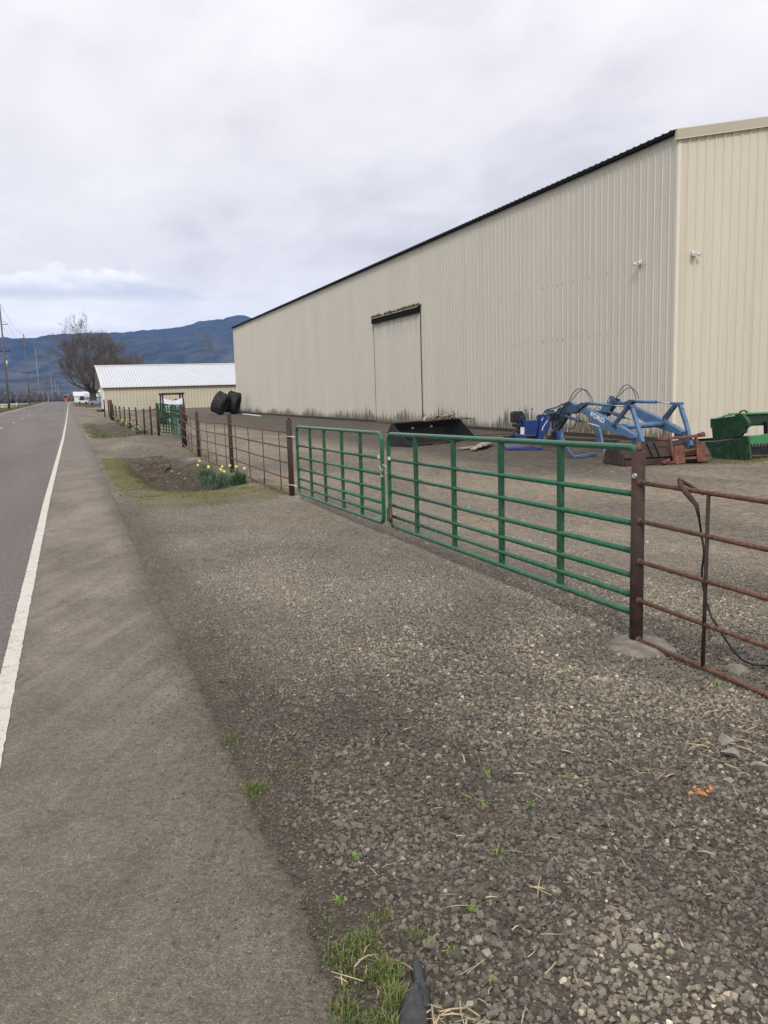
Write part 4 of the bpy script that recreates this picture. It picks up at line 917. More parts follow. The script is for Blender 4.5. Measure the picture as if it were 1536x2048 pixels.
for a, b in (((355, 495), (480, 465)), ((330, 525), (500, 500)), ((480, 500), (640, 445)), ((500, 480), (600, 460)), ((620, 500), (780, 490)), ((650, 488), (830, 500))):
    ob('board', MB().beam(zy(*a), zy(*b), .28, .025), MT['wood'], pal, bevel=.002)
for a, b in (((485, 515), (500, 470)), ((560, 505), (585, 455)), ((600, 500), (635, 445)), ((340, 525), (370, 480))):
    ob('cross_board', MB().beam(zy(*a, .62), zy(*b, .66), .03, .09, up=KN), MT['wood_pale'], pal, bevel=.002)
for i, (a, b, w_, mt, lb) in enumerate((((715, 815), (870, 800), .22, 'wood_pale', 'short pale board on the gravel between bucket and backhoe, leftmost of its heap'),
        ((850, 830), (960, 765), .16, 'wood_pale', 'pale slanting board next to the leftmost board of the ground heap'), ((915, 815), (1010, 770), .12, 'wood_pale', 'narrow pale board between the slanting board and the blue pad'),
        ((960, 810), (1050, 770), .14, 'wood', 'grey board whose end touches the blue pad of the backhoe'),
        ((900, 705), (1200, 690), .3, 'wood_dark', 'dark brown plank lying between black bucket and backhoe by the wall'), ((440, 805), (590, 800), .06, 'wood_dark', 'thin dark lath on the gravel in front of the black bucket'))):
    pa_, pb_ = G(*z4(*a)), G(*z4(*b)); tl = .03+.02*i
    ob('board', MB().beam(pa_+UZ*tl, pb_+UZ*(tl+.01), w_, .03), MT[mt], label=lb, cat='board', bevel=.003)
q = G(850+0, 740+1160/5.12 if False else 968-0); 

# ------------------------------------------------------------------ green harvester header
HP = G(1424, 915); HQ = G(1502, 920.5); HD = HQ-HP; HD /= np.linalg.norm(HD); HNn = np.array([HD[1], -HD[0], 0]); HNn = HNn if HNn[0] > 0 else -HNn
zh = lambda x, y: (1380+x/9.846, 800+y/9.846)
hd = thing('harvester_header', HP, 'dark green harvester header parts standing on the right before the barn', 'machine')
def ph(nm, pts, mt, d=0, t=.06, bevel=.008, mtx=None): return ob(nm, MB().prism([onp(*zh(*q), HP+HNn*d, HNn) for q in pts], HNn*t), MT[mt], hd, bevel=bevel)
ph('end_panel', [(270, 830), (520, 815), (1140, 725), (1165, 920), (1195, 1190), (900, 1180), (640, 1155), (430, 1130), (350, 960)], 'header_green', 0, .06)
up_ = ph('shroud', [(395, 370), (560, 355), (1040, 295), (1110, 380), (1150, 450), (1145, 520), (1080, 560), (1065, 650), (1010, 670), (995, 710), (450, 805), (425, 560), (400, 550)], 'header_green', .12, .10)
HDd = np.array([1, -.12, 0.]); HDd /= np.linalg.norm(HDd)
qa = onp(*zh(1140, 725), HP, HNn)
def pr(nm, pts, mt, y, t=.2, bevel=.008): return ob(nm, MB().prism([onY(*zh(*q), y) for q in pts], (0, t, 0)), MT[mt], hd, bevel=bevel)
yb_ = float(qa[1])
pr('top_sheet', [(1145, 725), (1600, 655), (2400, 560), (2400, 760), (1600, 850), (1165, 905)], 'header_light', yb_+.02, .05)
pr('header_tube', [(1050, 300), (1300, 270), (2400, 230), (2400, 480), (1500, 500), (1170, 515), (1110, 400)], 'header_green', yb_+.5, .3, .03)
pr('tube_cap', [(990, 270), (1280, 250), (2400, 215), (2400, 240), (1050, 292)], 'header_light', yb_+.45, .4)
pr('bracket', [(1510, 430), (1600, 430), (1600, 700), (1520, 700)], 'black', yb_+.4, .1)
pr('small_plate', [(690, 295), (845, 268), (840, 315), (690, 330)], 'header_light', yb_+.55, .03, 0)
pr('upper_edge', [(500, 360), (690, 310), (690, 340), (500, 375)], 'header_light', yb_+.6, .03, 0)
pr('auger', [(1175, 930), (2400, 860), (2400, 1050), (1200, 1080)], 'black', yb_+.12, .3, .02)
for k in range(13):
    x = 1215+k*62; pr('tine', [(x-12, 930-k*4), (x+2, 862-k*4+random.uniform(-10, 25)), (x+8, 870-k*4), (x+14, 940-k*4)], 'black', yb_-.03, .02, 0)
cc_ = onY(*zh(1050, 262), yb_+.5); ring_ = []
mb = MB()
for j in range(9):
    a = math.pi*(.95-.9*j/8); a2 = math.pi*(.95-.9*(j+1)/8)
    if j < 8: mb.beam(cc_+np.array([.10*math.cos(a), 0, .055*math.sin(a)]), cc_+np.array([.10*math.cos(a2), 0, .055*math.sin(a2)]), .03, .02)
    mb.box(cc_+np.array([.112*math.cos(a), 0, .066*math.sin(a)]), (.014, .03, .014))
ob('sprocket', mb, MT['header_green'], hd)

# ------------------------------------------------------------------ tyres at the far corner
def tyre(loc, R_, wd, yaw, tilt, label, lean_x=0):
    t = thing('tyre_casing', loc, label, 'tyre')
    mb = MB(); k = 40; pr_ = [(R_*.55, -wd*.36), (R_*.62, -wd*.47), (R_*.82, -wd*.5), (R_*.95, -wd*.44), (R_*.965, 0), (R_*.95, wd*.44), (R_*.82, wd*.5), (R_*.62, wd*.47), (R_*.55, wd*.36), (R_*.52, 0)]
    vs_ = []; n_ = len(pr_)
    for j in range(k):
        a = 6.283*j/k
        for r, y in pr_: vs_.append((r*math.cos(a), y, r*math.sin(a)))
    mb.add(vs_, [(j*n_+i, j*n_+(i+1) % n_, ((j+1) % k)*n_+(i+1) % n_, ((j+1) % k)*n_+i) for j in range(k) for i in range(n_)], True)
    rot = Matrix.Rotation(yaw, 4, 'Z') @ Matrix.Rotation(tilt, 4, 'X') @ Matrix.Rotation(lean_x, 4, 'Y')
    a = bpy.data.objects.new('carcass', mb.mesh('carcass', MT['rubber'])); sc.collection.objects.link(a); a.parent = t
    lug = MB(); s = 1
    for h_ in (1, -1):
        lug.add([(R_*.93, 0.0, -.06), (R_*.93, h_*wd*.46, .16), (R_*.93, h_*wd*.46, .25), (R_*.93, 0, .03), (R_*1.0, 0.0, -.05), (R_*1.0, h_*wd*.46, .17), (R_*1.0, h_*wd*.46, .24), (R_*1.0, 0, .02)], [(0, 1, 2, 3), (4, 5, 6, 7), (0, 1, 5, 4), (1, 2, 6, 5), (2, 3, 7, 6), (3, 0, 4, 7)])
        lm_ = lug.mesh('lug', MT['rubber']); lug = MB()
        for j in range(20):
            b = bpy.data.objects.new('lug', lm_); sc.collection.objects.link(b); b.parent = a; b.rotation_euler = (0, 6.283*(j+(.5 if h_ < 0 else 0))/20, 0)
    a.matrix_local = Matrix.Translation((0, 0, R_*math.cos(lean_x*0)*abs(math.cos(tilt))+wd*.4*abs(math.sin(tilt)))) @ rot
    return t
q = G(443, 829); tyre((q[0]-.2, q[1]-1, -.05), 1.0, 1.05, rad(60), rad(26), 'huge worn tractor tyre leaning at the barn corner, left of the pair')
q = G(463, 828); tyre((q[0]+.15, q[1]-.3, -.05), 1.02, 1.05, rad(66), rad(16), 'huge worn tractor tyre leaning at the barn corner, right of the pair')
q = G(475, 829); ob('rubber_sheet', MB().prism([onY(472, 800, 79.5), onY(476.5, 788, 79.5), onY(480, 800, 79.5), onY(481, 828, 79.5), onY(474, 828.5, 79.5)], (0, .25, 0)), MT['rubber'], label='dark rubber slab upright between the tyres and barn corner', cat='rubber slab')
ob('white_board', MB().beam(G(487, 829)+UZ*.05, G(519, 833)+UZ*.05, .25, .06), MT['white'], label='white board lying flat at the foot of the far barn wall', cat='board')

# ------------------------------------------------------------------ utility buggy
ub = np.array([*onY(349, 830, 54)[:2], Tz(6, 54)]); bg = thing('utility_buggy', ub, 'dark utility buggy with black roof parked behind the far green gate', 'buggy')
def bb_(nm, c, s, mt, bv=.02, par=None): return ob(nm, MB().box(ub+np.array(c), s), MT[mt], par or bg, bevel=bv)
bb_('body', (0, 1.2, .62), (1.38, 2.5, .45), 'header_green'); bb_('hood', (0, -.05, .78), (1.25, .55, .28), 'black'); bb_('bumper', (0, -.38, .52), (1.1, .12, .22), 'black')
bb_('roof', (0, 1.0, 1.93), (1.46, 1.6, .13), 'black', .04)
ob('windscreen', MB().prism([ub+np.array([-.58, .20, 1.10]), ub+np.array([.58, .20, 1.10]), ub+np.array([.58, .30, 1.66]), ub+np.array([.30, .30, 1.56]), ub+np.array([0, .28, 1.48]), ub+np.array([-.30, .30, 1.56]), ub+np.array([-.58, .30, 1.66])], (0, .02, 0)), simple('pale_plastic', (.74, .74, .80), (.6, .6, .66), 6, .5), bg)  # opaque pale pane with a dipped top edge
bb_('dash', (0, .35, 1.02), (1.3, .12, .28), 'silver'); bb_('windscreen_frame', (0, .22, 1.22), (1.34, .03, .05), 'black', 0)
for s in (-1, 1):
    ob('roof_pillar', MB().tube([ub+np.array([s*.66, .1, .95]), ub+np.array([s*.62, .38, 1.88])], .05, 8), MT['black'], bg)
    ob('roof_pillar', MB().tube([ub+np.array([s*.66, 1.75, .8]), ub+np.array([s*.62, 1.65, 1.88])], .05, 8), MT['black'], bg)
    bb_('seat', (s*.33, 1.25, 1.12), (.5, .16, .55), 'black', .04); bb_('head_rest', (s*.33, 1.3, 1.50), (.26, .12, .18), 'black', .04)
    bb_('headlight', (s*.42, -.335, .80), (.24, .02, .10), 'white', .01)
    for y in (.05, 2.1):
        c = ub+np.array([s*.60, y, .32]); w_ = ob('wheel', MB().tube([c-[.13, 0, 0], c-[.11, 0, 0], c+[.11, 0, 0], c+[.13, 0, 0]], [.26, .32, .32, .26], 18), MT['rubber'], bg)
        ob('rim', MB().tube([c-[.135, 0, 0], c+[.135, 0, 0]], .15, 12), MT['zinc'], w_)
bb_('grille', (0, -.33, .66), (.7, .02, .10), 'redpaint', 0)
ob('steering_wheel', MB().tube([ub+np.array([.33+.16*math.cos(a), .55, 1.16+.15*math.sin(a)]) for a in np.linspace(0, 6.283, 13)], .015, 5, caps=False), MT['black'], bg)

# ------------------------------------------------------------------ poles and lines
pole_data = [(17, 605, 'polewood'), (59, 668, 'polewood'), (80, 698, 'polegrey'), (92.5, 722, 'polewood'), (100, 742, 'polewood'), (106, 748, 'polegrey'), (113, 753, 'polegrey'), (118, 764, 'polewood'), (122, 768, 'polegrey'), (126, 774, 'polegrey')]
names = ['tall weathered power pole with a wide crossarm at the left picture edge', 'second power pole from the left, with two short arms', 'third power pole from the left, pale grey', 'fourth power pole from the left, thin and brown',
         'fifth power pole from the left, dim against the hill', 'sixth power pole from the left, pale grey', 'seventh power pole from the left, pale and slim', 'eighth power pole from the left, brown', 'pale power pole just left of the red tractor', 'last pole of the row, nearest the red tractor']
tops = []
for i, (u_, vt, mt) in enumerate(pole_data):
    Yp = float(onX(u_, 800, -11)[1]) if i < 7 else [1150, 1290, 1430][i-7]
    b = np.array([-11., Yp, Tz(-11, Yp)]); 
    H_ = float(onp(u_, vt, b, (0, 1, 0))[2])-b[2]; H_ = min(max(H_, 20), 25)
    if i >= 7: H_ = 24
    t = thing('power_pole', b, names[i], 'power pole', 'power poles along the road')
    tp = b+np.array([.0, 0, H_]); tops.append(tp)
    fat = 1 if i < 3 else (1.4 if i < 6 else 2.0)
    ob('pole', MB().tube([b-[0, 0, .5], b+(tp-b)*.4, tp], [.23*fat, .19*fat, .13*fat], 10), MT[mt], t)
    if i < 4: ob('pole_butt', MB().tube([b-[0, 0, .5], b+(tp-b)*.14], .24*fat, 10), MT['poledark'], t)
    if i < 4:
        zc_ = H_*.545 if i == 0 else H_*.45
        if i != 2:
            c = ob('crossarm', MB().box(b+[0, 0, zc_], (2.4, .14, .18)), MT['poledark'], t)
            for s in (-1.05, -.5, .5, 1.05): ob('insulator', MB().tube([b+[s, 0, zc_+.08], b+[s, 0, zc_+.32]], [.05, .07], 6), MT['poledark'], c)
        for zq, s in ((.90, -1), (.80, 1)):
            ob('standoff', MB().tube([b+[0, 0, H_*zq-.1], b+[s*1.1, 0, H_*zq]], [.06, .08], 6), MT['poledark'], t)
        if i == 0:
            ob('transformer', MB().tube([b+[.35, -.1, H_*.40], b+[.35, -.1, H_*.46]], .20, 10), MT['silver'], t); ob('street_arm', MB().tube([b+[0, 0, H_*.50], b+[.8, 0, H_*.505]], .05, 6), MT['silver'], t)
P0 = tops[0]+np.array([0, -100, 0])
allp = [P0]+tops
for nm_, dx_, fz in (('top', 0.0, 1.0), ('upper', 1.1, .80), ('other', -1.1, .90), ('low', .9, .55)):
    pts = []
    for a, b in zip(allp[:-1], allp[1:]):
        for k in range(8):
            t = k/8; p_ = a*(1-t)+b*t; pts.append((p_[0]+dx_, p_[1], 1+(p_[2]-1)*fz-4*1.5*t*(1-t)))
    ob('power_line', MB().tube(pts, .022, 4), MT['poledark'], label={'top': 'thin power line strung along the tops of the poles', 'upper': 'thin power line on the right side arms of the poles', 'other': 'thin power line on the left side arms of the poles', 'low': 'thin power line on the lowest crossarms of the poles'}[nm_], cat='power line')

# ------------------------------------------------------------------ trees
def tree(loc, H_, label, mt_trunk, mt_crown, seed, spread=1.0, nlimb=6, trunk_h=.13, r0=.62, twig=.03, dens=1.0, upbias=.25, lean=(0, 0)):
    R = random.Random(seed); t = thing('bare_tree', loc, label, 'tree'); L0 = np.array(loc, float)
    trunk, crown = MB(), MB()
    def grow(p, d, ln, r, depth):
        n_ = 3 if depth < 4 else 2; pts = [p]; q = p; dd = d
        for i in range(n_):
            dd = dd+np.array([R.gauss(0, .16), R.gauss(0, .16), R.gauss(0, .10)+upbias*.10]); dd /= np.linalg.norm(dd); q = q+dd*ln/n_; pts.append(q)
        r1 = r*.68; mb_ = trunk if depth < 2 else crown
        mb_.tube(pts, list(np.linspace(r, r1, len(pts))), 7 if depth < 2 else (4 if depth < 4 else 3), caps=False)
        if depth >= 6 or ln < .35: return
        nc = (3 if R.random() < .65*dens else 2)+(1 if depth > 3 and R.random() < .6*dens else 0)
        for k in range(nc):
            ax = np.array([R.gauss(0, 1), R.gauss(0, 1), R.gauss(0, .6)]); ax -= dd*(ax@dd); ax /= np.linalg.norm(ax)
            an = R.uniform(.25, .75)*(1 if depth > 0 else .8); nd_ = dd*math.cos(an)+ax*math.sin(an); nd_ = nd_+np.array([0, 0, upbias*.45]); nd_ /= np.linalg.norm(nd_)
            j = 1.0 if k == 0 else R.uniform(.55, 1.0); st = pts[-1] if j > .9 else pts[int(len(pts)*j)-0 if int(len(pts)*j) < len(pts) else -1]
            grow(st, nd_, ln*R.uniform(.66, .86), max(twig, r1*R.uniform(.55, .8)), depth+1)
    th_ = H_*trunk_h; trunk.tube([L0-[0, 0, .5], L0+[0, 0, th_*.5], L0+[0, 0, th_*1.15]], [r0*1.3, r0, r0*.95], 10, caps=False)
    for k in range(nlimb):
        a = 6.283*k/nlimb+R.uniform(-.3, .3); tl = (R.uniform(.25, .8) if k % 3 else R.uniform(.8, 1.7))*spread
        if k == 0: tl = .08
        d = np.array([math.cos(a)*tl+lean[0], math.sin(a)*tl+lean[1], 1.0]); d /= np.linalg.norm(d)
        grow(L0+[math.cos(a)*r0*.4, math.sin(a)*r0*.4, th_*R.uniform(.8, 1.1)], d, H_*.235*R.uniform(.85, 1.1)*(1-.22*max(0, tl-.6)), r0*R.uniform(.42, .6), 0)
    ob('trunk', trunk, mt_trunk, t); ob('crown', crown, mt_crown, t); return t
bk1 = simple('tree_bark', (.10, .085, .073), (.055, .047, .04), 2, .95); bk2 = simple('twig_bark', (.16, .13, .108), (.10, .082, .07), .3, .95)
bk3 = simple('ochre_twigs', (.16, .10, .045), (.115, .075, .05), .25, .95); bk4 = simple('pale_twigs', (.13, .13, .15), (.10, .10, .115), 1, .95)
tx = float(onY(187, 806, 200)[0])
tree((tx, 200, Tz(5, 200)-.15), 18.6, 'big bare grey tree with a thick trunk beside the road', bk1, bk2, 14, 1.35, 13, .16, .78, .022, .9, .34)
tx2 = float(onY(238, 800, 214)[0]); tree((tx2, 214, .5), 14.5, 'ochre twigged bare tree behind the left end of the shed', bk2, bk3, 5, .85, 8, .06, .4, .022, 1.2, .30)
tx3 = float(onY(207, 800, 222)[0]); tree((tx3, 222, .5), 14.0, 'smaller brown bare tree between the big tree and the ochre one', bk2, bk2, 9, .6, 6, .08, .35, .022, 1.0, .4)
tx4 = float(onY(424, 800, 300)[0]); tree((tx4, 300, .5), 21, 'faint slender bare tree rising behind the shed roof near the barn', bk4, bk4, 3, .2, 2, .35, .12, .02, .2, .9)

# far farmstead beyond the big tree
def far_house(u0, u1, vr, ve, vb, Y_, depth, mtw, mtr, label):
    a = onY(u0, ve, Y_); b = onY(u1, ve, Y_); zb = onY(u0, vb, Y_)[2]; zr = onY((u0+u1)/2, vr, Y_+depth/2)[2]; ze = a[2]
    t = thing('farm_building', (a[0], Y_, min(zb, 1.0)), label, 'building')
    ob('wall', MB().box(((a[0]+b[0])/2, Y_+depth/2, (ze+min(zb, 1.0))/2), (b[0]-a[0], depth, ze-min(zb, 1.0))), mtw, t)
    ob('roof', MB().prism([(a[0]-.3, Y_-.3, ze), (a[0]-.3, Y_+depth/2, zr), (a[0]-.3, Y_+depth+.3, ze)], (b[0]-a[0]+.6, 0, 0)), mtr, t)
    for k in range(2): ob('door', MB().box((a[0]+(b[0]-a[0])*(.3+.4*k), Y_-.03, (ze+zb)/2-.2), ((b[0]-a[0])*.14, .05, (ze-zb)*.7)), MT['seam'], t)
    return t
far_house(148.5, 178, 783.3, 792, 799, 330, 18, MT['white'], MT['shedroof'], 'white farm building with a pale roof beyond the verge, right of the tractor')
gb_ = simple('bluish_wall', (.22, .27, .33), (.18, .22, .28), 1, .8)
far_house(172, 204, 787, 794.5, 804, 262, 10, gb_, MT['seam'], 'low bluish grey building behind the trunk of the big tree')
far_house(196, 212, 775, 784, 797, 290, 8, MT['white'], MT['white'], 'white gabled house glimpsed between the big tree and the shed')
def car(u_, v_, Y_, mtc, label, L_=3.6, Hc=1.45):
    b = onY(u_, v_, Y_); b[2] = Tz(b[0], Y_); t = thing('parked_car', b, label, 'car')
    ob('body', MB().prism([b+[-L_/2, 0, .3], b+[L_/2, 0, .3], b+[L_/2, 0, .8], b+[L_*.3, 0, .95], b+[L_*.15, 0, Hc], b+[-L_*.22, 0, Hc], b+[-L_*.38, 0, .95], b+[-L_/2, 0, .85]], (0, 1.7, 0)), mtc, t, bevel=.05)
    ob('window', MB().prism([b+[L_*.24, -.01, .95], b+[L_*.13, -.01, Hc-.08], b+[-L_*.2, -.01, Hc-.08], b+[-L_*.33, -.01, .95]], (0, .02, 0)), MT['glass'], t)
    for s in (-.3, .3):
        c = b+[L_*s, 0, .32]; ob('wheel', MB().tube([c-[0, .05, 0], c+[0, .2, 0]], .32, 14), MT['rubber'], t)
car(165.5, 803, 240, MT['white'], 'white vehicle parked among brush right of the tractor', 2.8, 2.2)
car(193, 806, 190, gb_, 'low grey blue car parked at the foot of the big tree', 3.0, 1.1)
# red tractor on the road
rb = onY(132.3, 804, 330); rb[2] = Tz(-1, 330)+.02; tr = thing('tractor', rb, 'small orange red tractor seen from behind far down the road', 'tractor')
ob('body', MB().box(rb+[0, 1, 1.0], (1.0, 2.4, .8)), MT['redpaint'], tr, bevel=.05); ob('cab', MB().box(rb+[0, .6, 2.0], (1.2, 1.2, 1.1)), MT['glass'], tr, bevel=.05); ob('roof', MB().box(rb+[-.1, .6, 2.62], (1.3, 1.3, .18)), MT['wood_pale'], tr)
ob('fender', MB().box(rb+[0, .3, 1.45], (1.9, .8, .25)), MT['redpaint'], tr, bevel=.05); ob('box', MB().box(rb+[0, -.5, .8], (1.4, .5, .9)), MT['redpaint'], tr)
for s in (-1, 1): c = rb+[s*.75, .2, .65]; ob('wheel', MB().tube([c-[.2, 0, 0], c+[.2, 0, 0]], .65, 16), MT['rubber'], tr)
# low white field fence on the left, and the dark bin beside the shed
mb = None
ff = thing('field_fence', (-30, 190, 0), 'low pale rail fence across the green field at left', 'fence')
for k in range(9):
    x = -36+k*3.1; z = Tz(x, 215); ob('post', MB().box((x, 215, z+.6), (.14, .14, 1.3)), MT['white'], ff)
for h in (.5, 1.1): ob('rail', MB().box((-24, 215, Tz(-24, 215)+h), (26, .06, .12)), MT['white'], ff)
q = G(202, 824, .1); bush = MB()
for k in range(40): lump(bush, (q[0]*.97+random.uniform(-.45, .45), q[1]*.97+random.uniform(-.3, .3), random.uniform(.0, .35)), .14, .2, 5, 2)
ob('shrub', bush, simple('dark_foliage', (.03, .04, .02), (.015, .02, .01), 2, .9), label='low dark shrub at the white left corner of the shed', cat='shrub', origin=(0, 0, 0))

# ------------------------------------------------------------------ culvert, rocks, debris
cv = thing('culvert_pipe', (2.40, 22.6, -.42), 'dark round culvert pipe mouth in the bank of the ditch', 'pipe')
c0 = np.array([2.42, 22.35, -.33]); c1_ = c0+np.array([.05, 2.0, .02])
mb = MB(); k = 20; vs_ = []
for (p_, r) in ((c0, .17), (c0, .135), (c0+[0, .9, 0], .135), ):
    for j in range(k): vs_.append(p_+[r*math.cos(6.283*j/k), 0, r*math.sin(6.283*j/k)])
mb.add(vs_, [(i*k+j, (i+1)*k+j, (i+1)*k+(j+1) % k, i*k+(j+1) % k) for i in range(2) for j in range(k)], True)
mb.tube([c0+[0, .001, 0], c1_], .17, k, caps=False); ob('pipe', mb, MT['rust_dark'], cv); ob('pipe_dark', MB().tube([c0+[0, .9, 0], c0+[0, .95, 0]], .134, k), MT['hose'], cv)  # black disc inside the mouth stands in for the dark of the pipe
stone_m = []
def stonemat(name, ramp_, per_inst=True):
    m, n = newmat(name); r_ = n.n('ShaderNodeObjectInfo').outputs['Random']; p = pos(n)
    col = n.ramp(r_, ramp_); X_, Y_, Z_ = n.n('ShaderNodeSeparateXYZ', ins={0: p}).outputs
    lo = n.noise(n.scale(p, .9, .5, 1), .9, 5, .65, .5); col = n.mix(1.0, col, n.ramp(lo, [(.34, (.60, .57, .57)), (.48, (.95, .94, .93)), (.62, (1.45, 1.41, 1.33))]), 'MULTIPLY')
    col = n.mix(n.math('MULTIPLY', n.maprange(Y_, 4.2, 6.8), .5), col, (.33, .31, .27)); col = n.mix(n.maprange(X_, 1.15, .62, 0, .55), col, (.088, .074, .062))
    col = n.mix(1.0, col, (1.06, 1.01, .955), 'MULTIPLY'); a = n.noise(p, 110, 5, .7); col = n.mix(1.0, col, n.ramp(a, [(.3, .72), (.7, 1.25)]), 'MULTIPLY')
    return finish(m, n, col, .85, 0, n.noise(p, 260, 4, .7), .35, .002, .3)
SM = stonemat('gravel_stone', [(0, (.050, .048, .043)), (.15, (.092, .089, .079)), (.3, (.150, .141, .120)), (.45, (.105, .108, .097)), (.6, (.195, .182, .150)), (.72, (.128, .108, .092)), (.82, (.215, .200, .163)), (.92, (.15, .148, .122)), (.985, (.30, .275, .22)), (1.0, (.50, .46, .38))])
def stone_mesh(name, sd, mat_, flat=.55):
    R = random.Random(sd); bm = bmesh.new()
    for _ in range(13):
        v = Vector((R.gauss(0, 1), R.gauss(0, 1), R.gauss(0, 1))).normalized()*R.uniform(.8, 1); bm.verts.new((v.x*.5, v.y*.40*R.uniform(.8, 1.1), v.z*.5*flat))
    r = bmesh.ops.convex_hull(bm, input=bm.verts); bmesh.ops.delete(bm, geom=[e for e in r['geom_interior'] if isinstance(e, bmesh.types.BMVert)], context='VERTS')
    m = bpy.data.meshes.new(name); bm.to_mesh(m); bm.free(); m.materials.append(mat_); return m
scol = bpy.data.collections.new('stone_source')
for i in range(12):
    o = bpy.data.objects.new('stone_source', stone_mesh('gravel_stone', 100+i, SM, .45+.03*i)); scol.objects.link(o)
def scatter(name, X_, Y_, dens, size, szr, seed, label, zoff=-.25, tilt=.75, minz=None):
    m = gridmesh(name, X_, Y_, minz if minz is not None else T(X_, Y_)+.002, dict(dens=dens)); o = bpy.data.objects.new(name, m); sc.collection.objects.link(o); meta(o, label, 'gravel', kind='stuff')
    ng = bpy.data.node_groups.new(name, 'GeometryNodeTree'); ng.interface.new_socket('Geometry', in_out='INPUT', socket_type='NodeSocketGeometry'); ng.interface.new_socket('Geometry', in_out='OUTPUT', socket_type='NodeSocketGeometry')
    nd = ng.nodes; lk = ng.links.new; gi = nd.new('NodeGroupInput'); go = nd.new('NodeGroupOutput')
    at = nd.new('GeometryNodeInputNamedAttribute'); at.data_type = 'FLOAT'; at.inputs[0].default_value = 'dens'
    dp = nd.new('GeometryNodeDistributePointsOnFaces'); dp.inputs['Seed'].default_value = seed
    lk(gi.outputs[0], dp.inputs['Mesh']); lk(at.outputs[0], dp.inputs['Density'])
    ci = nd.new('GeometryNodeCollectionInfo'); ci.inputs[0].default_value = scol; ci.inputs[1].default_value = True; ci.inputs[2].default_value = True
    io = nd.new('GeometryNodeInstanceOnPoints'); io.inputs['Pick Instance'].default_value = True
    rv = nd.new('FunctionNodeRandomValue'); rv.data_type = 'FLOAT_VECTOR'; rv.inputs[0].default_value = (-tilt, -tilt, 0); rv.inputs[1].default_value = (tilt, tilt, 6.28)
    rs = nd.new('FunctionNodeRandomValue'); rs.data_type = 'FLOAT'; rs.inputs[2].default_value = size*szr[0]; rs.inputs[3].default_value = size*szr[1]; rs.inputs['Seed'].default_value = 3
    lk(dp.outputs['Points'], io.inputs['Points']); lk(ci.outputs[0], io.inputs['Instance']); lk(rv.outputs[0], io.inputs['Rotation']); lk(rs.outputs[1], io.inputs['Scale'])
    lk(io.outputs[0], go.inputs[0]); md = o.modifiers.new('scatter', 'NODES'); md.node_group = ng; return o
gx = np.arange(.30, 8.0, .07); gy = np.arange(1.2, 16, .08); SXX, SYY = np.meshgrid(gx, gy)
edgeN = np.array([[mnoise.noise(Vector((x*3, y*3, 0)))*.12 for x in gx] for y in gy]); clump = np.array([[mnoise.fractal(Vector((x*.9, y*.9, 4)), 1, 2, 4) for x in gx] for y in gy])
inside_ = sm(.60, .95, SXX+edgeN+clump*.1); 
# coarse stone is thick in the lower right and thins towards the road and up the drive
coarse = (1-sm(4.6, 6, SXX))*inside_*sm(-.35, .45, (SXX-.85)*.55-(SYY-3.2)*.28+clump*.25)*(1-sm(4.2, 6.5, SYY))
medium = (1-sm(5, 7, SXX))*np.clip(sm(.5, .9, SXX+edgeN)*(1-.55*sm(5, 9, SYY))*(1-sm(10.5, 13.5, SYY))*(.75+.5*clump), 0, 1.2)
fine = np.clip((sm(.36, .72, SXX+edgeN*1.3)*.95+.02)*(1-sm(10.5, 15.8, SYY))*(.8+.8*clump), 0, 1.4)*(1-sm(5.5, 7.9, SXX))
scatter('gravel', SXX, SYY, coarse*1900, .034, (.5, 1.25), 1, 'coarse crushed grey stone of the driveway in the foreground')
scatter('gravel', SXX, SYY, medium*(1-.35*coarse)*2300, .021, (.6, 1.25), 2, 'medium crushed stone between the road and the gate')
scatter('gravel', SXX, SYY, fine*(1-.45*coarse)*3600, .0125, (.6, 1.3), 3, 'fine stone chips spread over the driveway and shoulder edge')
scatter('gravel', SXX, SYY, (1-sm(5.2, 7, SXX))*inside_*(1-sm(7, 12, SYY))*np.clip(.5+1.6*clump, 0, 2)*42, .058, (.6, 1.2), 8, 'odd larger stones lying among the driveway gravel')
# a few chips that rolled onto the tarmac
gx2 = np.arange(-1.5, .72, .06); gy2 = np.arange(1.2, 14, .2); QX, QY = np.meshgrid(gx2, gy2)
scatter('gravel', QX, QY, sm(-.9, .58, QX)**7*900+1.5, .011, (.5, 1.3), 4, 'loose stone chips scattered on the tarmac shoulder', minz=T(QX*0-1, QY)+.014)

SMr = simple('pale_rock', (.30, .26, .21), (.20, .18, .15), 30, .9); SMo = MT['orange']
def rock(u_, v_, s, mat_, label, sd, cat='rock', nm='rock', group=None, flat=.6):
    g_ = G(u_, v_); me_ = stone_mesh(nm, sd, mat_, flat); o = bpy.data.objects.new(nm, me_); sc.collection.objects.link(o)
    o.location = (g_[0], g_[1], Tz(g_[0], g_[1])+s*.22); o.scale = (s, s, s); o.rotation_euler = (0, 0, sd); return meta(o, label, cat, group)
for i, (u_, v_, s, lb) in enumerate([(958, 1880, .045, 'cream stone among grey gravel right of the grass tuft'), (1450, 1482, .10, 'rounded tan rock near the right picture edge under the fence'), (1460, 1512, .11, 'flat tan rock just below the rounded rock at right'),
        (1520, 1540, .10, 'pale rock at the very right edge beside the straw'), (1458, 1560, .055, 'pinkish flat stone above right of the orange stones'), (1102, 1333, .04, 'small round tan stone left below the big footing'), (735, 1700, .035, 'pale pebble midway between shoulder grass and gravel'), (1017, 1322, .03, 'orange tinged pebble in the middle of the drive'),
        (84, 1499, .022, 'single round pebble on the tarmac near the white line'), (26, 1872, .02, 'dark chip on the tarmac at the left edge')]):
    rock(u_, v_, s, SMr if i < 8 else SM, lb, 300+i)
